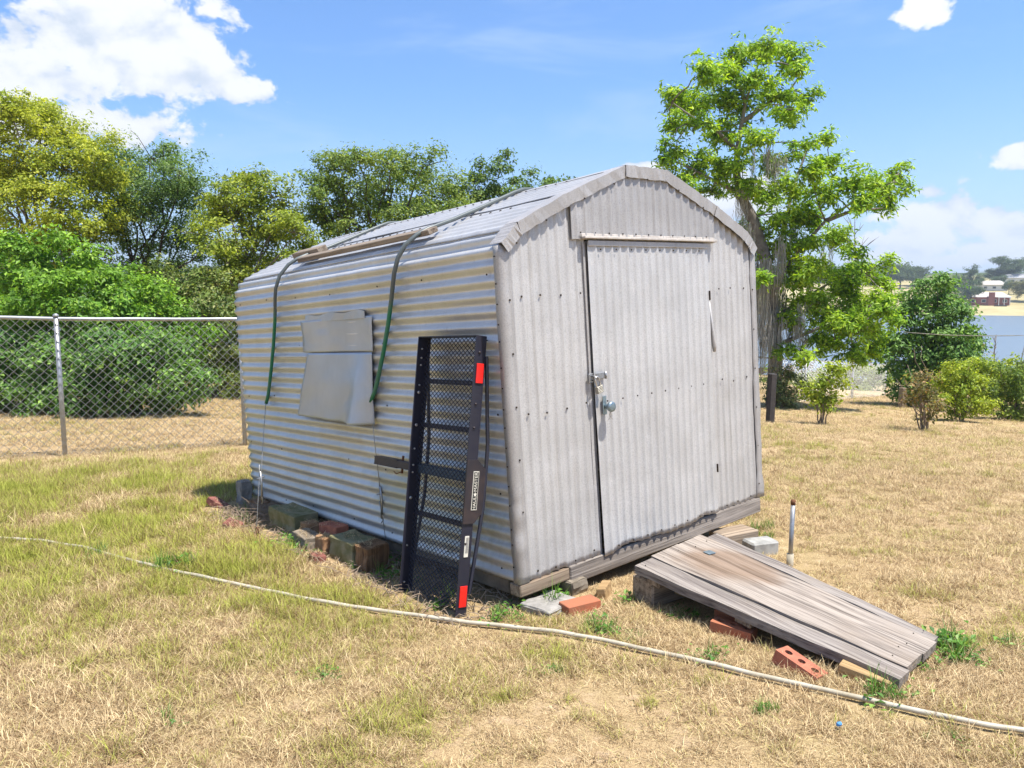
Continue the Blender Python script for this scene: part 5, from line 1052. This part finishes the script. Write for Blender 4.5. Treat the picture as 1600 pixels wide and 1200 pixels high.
def scatter(name, label, pts, protos, tone, pick, scale, seed):
    """one object whose points carry the tufts (geometry nodes)"""
    r = np.random.default_rng(seed); n = len(pts); me = bpy.data.meshes.new(name); me.vertices.add(n); me.vertices.foreach_set('co', pts.astype(np.float32).ravel())
    at_ = me.attributes.new('tone', 'FLOAT', 'POINT'); at_.data.foreach_set('value', tone.astype(np.float32))
    at_ = me.attributes.new('size', 'FLOAT', 'POINT'); at_.data.foreach_set('value', scale.astype(np.float32))
    at_ = me.attributes.new('pick', 'INT', 'POINT'); at_.data.foreach_set('value', pick.astype(np.int32))
    rot = np.stack([r.normal(0, .12, n), r.normal(0, .12, n), r.uniform(0, 6.283, n)], 1)
    at_ = me.attributes.new('turn', 'FLOAT_VECTOR', 'POINT'); at_.data.foreach_set('vector', rot.astype(np.float32).ravel()); me.update()
    pc = bpy.data.collections.new(name + '_tufts')
    for p in protos: pc.objects.link(p)
    o = link(name, me); tag(o, label, kind='stuff')
    ng = bpy.data.node_groups.new(name + '_scatter', 'GeometryNodeTree'); ng.interface.new_socket('Geometry', in_out='INPUT', socket_type='NodeSocketGeometry'); ng.interface.new_socket('Geometry', in_out='OUTPUT', socket_type='NodeSocketGeometry')
    gi = ng.nodes.new('NodeGroupInput'); go = ng.nodes.new('NodeGroupOutput'); ip = ng.nodes.new('GeometryNodeInstanceOnPoints'); ci = ng.nodes.new('GeometryNodeCollectionInfo'); ci.inputs['Collection'].default_value = pc
    ci.inputs['Separate Children'].default_value = True; ci.inputs['Reset Children'].default_value = True; ip.inputs['Pick Instance'].default_value = True
    def na(nm, ty): k = ng.nodes.new('GeometryNodeInputNamedAttribute'); k.data_type = ty; k.inputs['Name'].default_value = nm; return k.outputs['Attribute']
    ng.links.new(gi.outputs[0], ip.inputs['Points']); ng.links.new(ci.outputs[0], ip.inputs['Instance']); ng.links.new(na('pick', 'INT'), ip.inputs['Instance Index']); ng.links.new(na('turn', 'FLOAT_VECTOR'), ip.inputs['Rotation']); ng.links.new(na('size', 'FLOAT'), ip.inputs['Scale']); ng.links.new(ip.outputs[0], go.inputs[0])
    md = o.modifiers.new('scatter', 'NODES'); md.node_group = ng; return o
def shed_local(x, y):
    dx, dy = x - P0.x, y - P0.y; return dx * d2.x + dy * d2.y, dx * d1.x + dy * d1.y
def ramp_local(x, y):
    dx, dy = x - ro.x, y - ro.y; return dx * ac.x + dy * ac.y, dx * ax.x + dy * ax.y
pipe_xy = np.array([(v.x + o0.x, v.y + o0.y) for v in sm])
rs = np.random.default_rng(5); seg = []
for (r0, r1, n) in ((1.6, 5.0, 22000), (5.0, 10.0, 30000), (10.0, 18.0, 34000), (18.0, 34.0, 26000)):
    rad = np.sqrt(rs.uniform(r0*r0, r1*r1, n)); a = rs.uniform(-0.78, 0.78, n); seg.append(np.stack([rad * np.sin(a), rad * np.cos(a)], 1))
xy = np.concatenate(seg); x, y = xy[:, 0], xy[:, 1]; rad = np.hypot(x, y)
lx, ly = shed_local(x, y); rx, ry = ramp_local(x, y)
inshed = (lx > -0.42) & (lx < WD + 0.05) & (ly > 0.02) & (ly < LN + 0.1)
fringe = (lx > -0.50) & (lx < WD) & (ly > -0.28) & (ly < LN)
inramp = (np.abs(rx) < 0.33) & (ry > -0.05) & (ry < Lr_ + 0.0)
bare_ = fbm(x * 1.1, y * 1.1, 50, 4); sandy = (bare_ < 0.36) & (rs.random(len(x)) < 0.7)
onpipe = np.zeros(len(x), bool)
for (qx, qy) in pipe_xy: onpipe |= (np.abs(x - qx) < 0.06) & (np.abs(y - qy) < 0.035)
keep = ~inramp & ~(onpipe & (x > -2.4)) & ~(inshed & (rs.random(len(x)) < 0.97)) & ~(fringe & (rs.random(len(x)) < 0.6)) & ~sandy
x, y, rad, lx, ly = x[keep], y[keep], rad[keep], lx[keep], ly[keep]
gn = fbm(x * 0.55, y * 0.55, 60, 4); g2_ = fbm(x * 2.3, y * 2.3, 70, 3)
left = 1 / (1 + np.exp((x + 0.55) * 3.0)) * (1 / (1 + np.exp(-(y - 3.7) * 2.5))) * (1 / (1 + np.exp((y - 8.3) * 2.2)))
centre = 1 / (1 + np.exp((x - 0.6) * 2.2)) * (1 / (1 + np.exp((y - 8.3) * 2.2)))
tone = 0.05 + 0.55 * (gn - 0.42) + 0.30 * left * (0.5 + g2_) + 0.13 * centre + 0.45 * (g2_ - 0.52) + rs.normal(0, 0.17, len(x)) + 0.55 * (fbm(x * 5, y * 5, 90, 2) - 0.5)
# lusher strips: along the pipe and at the foot of the ramp
tone += 0.35 * np.exp(-((x - 2.05) ** 2 + (y - 3.3) ** 2) / 0.04) + 0.35 * np.exp(-((x - 1.55) ** 2 + (y - 5.1) ** 2) / 0.10)
rx, ry = ramp_local(x, y); tone = np.where((np.abs(rx) < 0.75) & (ry > -0.3) & (ry < Lr_), tone * 0.45, tone)
tone = np.clip(tone, 0, 1)
z = gz(x, y); NP = 8
pro = [tuft('tuft_%d' % i, 60, 0.08, 0.02, 0.075, 0.0015, 1.05, M['grass'], 300 + i) for i in range(4)] + [tuft('tuft_%d' % (4 + i), 42, 0.05, 0.03, 0.095, 0.0018, 0.65, M['grass'], 310 + i) for i in range(4)]
pick = np.where((tone > 0.42) & (rs.random(len(x)) < 0.8), rs.integers(4, 8, len(x)), rs.integers(0, 4, len(x))); pick = np.where(rs.random(len(x)) < 0.12, rs.integers(4, 8, len(x)), pick)
size = rs.uniform(0.45, 1.35, len(x)) * (0.75 + 0.5 * fbm(x * 3.1, y * 3.1, 95, 2)) * np.interp(rad, [2, 6, 12, 30], [0.85, 1.0, 1.35, 2.0]) * (0.8 + 0.4 * left)
scatter('grass', 'short dry straw-coloured grass with greener patches', np.stack([x, y, z], 1), pro, tone, pick, size, 8)
# broadleaf weeds
spots = [(585, 885, 10, .9), (575, 880, 8, 1.0), (610, 905, 8, .8), (800, 965, 9, .8), (845, 945, 4, .9), (855, 935, 3, .8), (930, 985, 8, .6), (960, 990, 7, .6), (1000, 995, 5, .5), (1105, 1025, 6, .6), (1480, 1015, 10, .9), (1495, 1030, 8, .8), (1455, 1045, 5, .7), (1390, 1090, 6, .8), (460, 855, 8, .9), (480, 870, 4, .8), (375, 815, 8, .9), (265, 885, 16, .9), (150, 870, 8, .7), (1190, 830, 7, .8), (1075, 960, 5, .6), (1030, 935, 5, .7), (980, 940, 4, .7), (690, 945, 4, .7), (500, 1052, 5, .5), (240, 1130, 3, .5), (1480, 1160, 3, .5), (1190, 1115, 5, .5), (860, 1045, 4, .5), (1590, 1015, 4, .7), (530, 695, 5, .6)]
ws, wt = [], []
for (a, b, n, s) in spots:
    for _ in range(n):
        p = G(a + rnd.gauss(0, 15), b + rnd.gauss(0, 6)); ws.append((p.x, p.y, gz1(p.x, p.y))); wt.append(s * rnd.uniform(0.35, 0.85))
ws = np.array(ws); wt = np.array(wt)
wp = [weed('weed_%d' % i, 26, 0.016, 0.045, 0.30, M['weed'], 400 + i, 0.05) for i in range(3)] + [tuft('weed_%d' % (3 + i), 26, 0.035, 0.07, 0.16, 0.0030, 0.35, M['weed'], 410 + i) for i in range(2)]
scatter('weeds', 'scattered green broadleaf weeds and fresh grass clumps', ws, wp, wt, rs.integers(0, 5, len(ws)), wt * 1.5, 9)
# dry straw blown onto the blocks
bs, bsz = [], []
for o in [k for k in bpy.data.objects if k.parent is None and k.get('category') in ('block', 'stone', 'brick', 'timber') and k.type == 'MESH']:
    lx_, ly_ = shed_local(o.location.x, o.location.y)
    if lx_ > 0.0 or ly_ < 0.5: continue
    for _ in range(7):
        v = rnd.choice(o.data.vertices); c = Vector((v.co.x * rnd.uniform(0.1, 1.0), v.co.y * rnd.uniform(0.1, 1.0), max(k.co.z for k in o.data.vertices) - 0.004)); w = o.matrix_basis @ c; bs.append(tuple(w)); bsz.append(rnd.uniform(0.35, 0.8))
for _ in range(240):
    w = L2W(rnd.uniform(-0.5, -0.02), rnd.uniform(0.05, 3.35), 0); bs.append((w.x, w.y, gz1(w.x, w.y))); bsz.append(rnd.uniform(0.4, 0.9))
bs = np.array(bs); dp = [tuft('straw_%d' % i, 26, 0.07, 0.03, 0.09, 0.0014, 1.35, M['grass'], 500 + i) for i in range(3)]
scatter('dead_straw', 'dead straw strewn over the blocks and bricks along the shed', bs, dp, np.zeros(len(bs)), rs.integers(0, 3, len(bs)), np.array(bsz), 12)
# dead twigs and straw along the shaded foot of the shed
V, F = MB(), None
for _ in range(1500):
    k = rnd.random(); ly_ = rnd.uniform(0.0, 3.3) if k < 0.75 else rnd.uniform(2.5, 3.2); lx_ = rnd.uniform(-0.45, 0.1); p = L2W(lx_, ly_, 0); zt = gz1(p.x, p.y); heap = 0.10 * math.exp(-((ly_ - 2.75) / 0.22) ** 2 - ((lx_ + 0.22) / 0.15) ** 2)
    a = rnd.uniform(0, 6.28); L_ = rnd.uniform(0.04, 0.22) * (1 if rnd.random() < .3 else .5); d = Vector((math.cos(a) * L_, math.sin(a) * L_, rnd.uniform(-0.02, 0.06) + heap * rnd.uniform(-.3, .5))); s_ = Vector((p.x, p.y, zt + 0.006 + heap * rnd.random())); V.tube([s_, s_ + d * 0.5 + Vector((0, 0, rnd.uniform(0, .03))), s_ + d], [0.0028, 0.0022, 0.001], 4, False)
tag(V.build('twig_litter', M['twig']), 'dead twigs and straw littering the shaded ground along the shed', kind='stuff')
p = G(1309, 1143); o = MB().box((0, 0, 0.008), (0.022, 0.014, 0.016)).build('plastic_scrap', simple('blue_plastic', (0.10, 0.30, 0.60), 0.4), None, bevel=0.004); o.location = (p.x, p.y, gz1(p.x, p.y) + 0.02); o.rotation_euler = (0.3, 0.2, 0.6); tag(o, 'tiny blue plastic scrap lying in the dry grass', 'scrap')

p = G(218, 649); o = rough(MB().box((0, 0, 0.02), (0.55, 0.22, 0.09)).build('rock', M['whiteblk'], None, bevel=0.03), 0.02, 4); o.location = (p.x, p.y, gz1(p.x, p.y)); o.rotation_euler = (0, 0, 0.1); tag(o, 'flat pale rock at the edge of the bushes behind the fence', 'rock')
# ------------------------------------------------------------------ summer haze over the lake
hm = bpy.data.materials.new('summer_haze'); hm.use_nodes = True; q = NT(hm.node_tree); pv = q.n('ShaderNodeVolumePrincipled'); pv.inputs['Color'].default_value = (0.80, 0.89, 1.0, 1); pv.inputs['Density'].default_value = 0.00045; pv.inputs['Anisotropy'].default_value = 0.2
ho = q.n('ShaderNodeOutputMaterial'); q.t.links.new(pv.outputs[0], ho.inputs['Volume'])
tag(MB().box((0, 0, 71), (11000, 11000, 158)).build('haze', hm), 'thin summer haze over the yard and lake', kind='stuff')
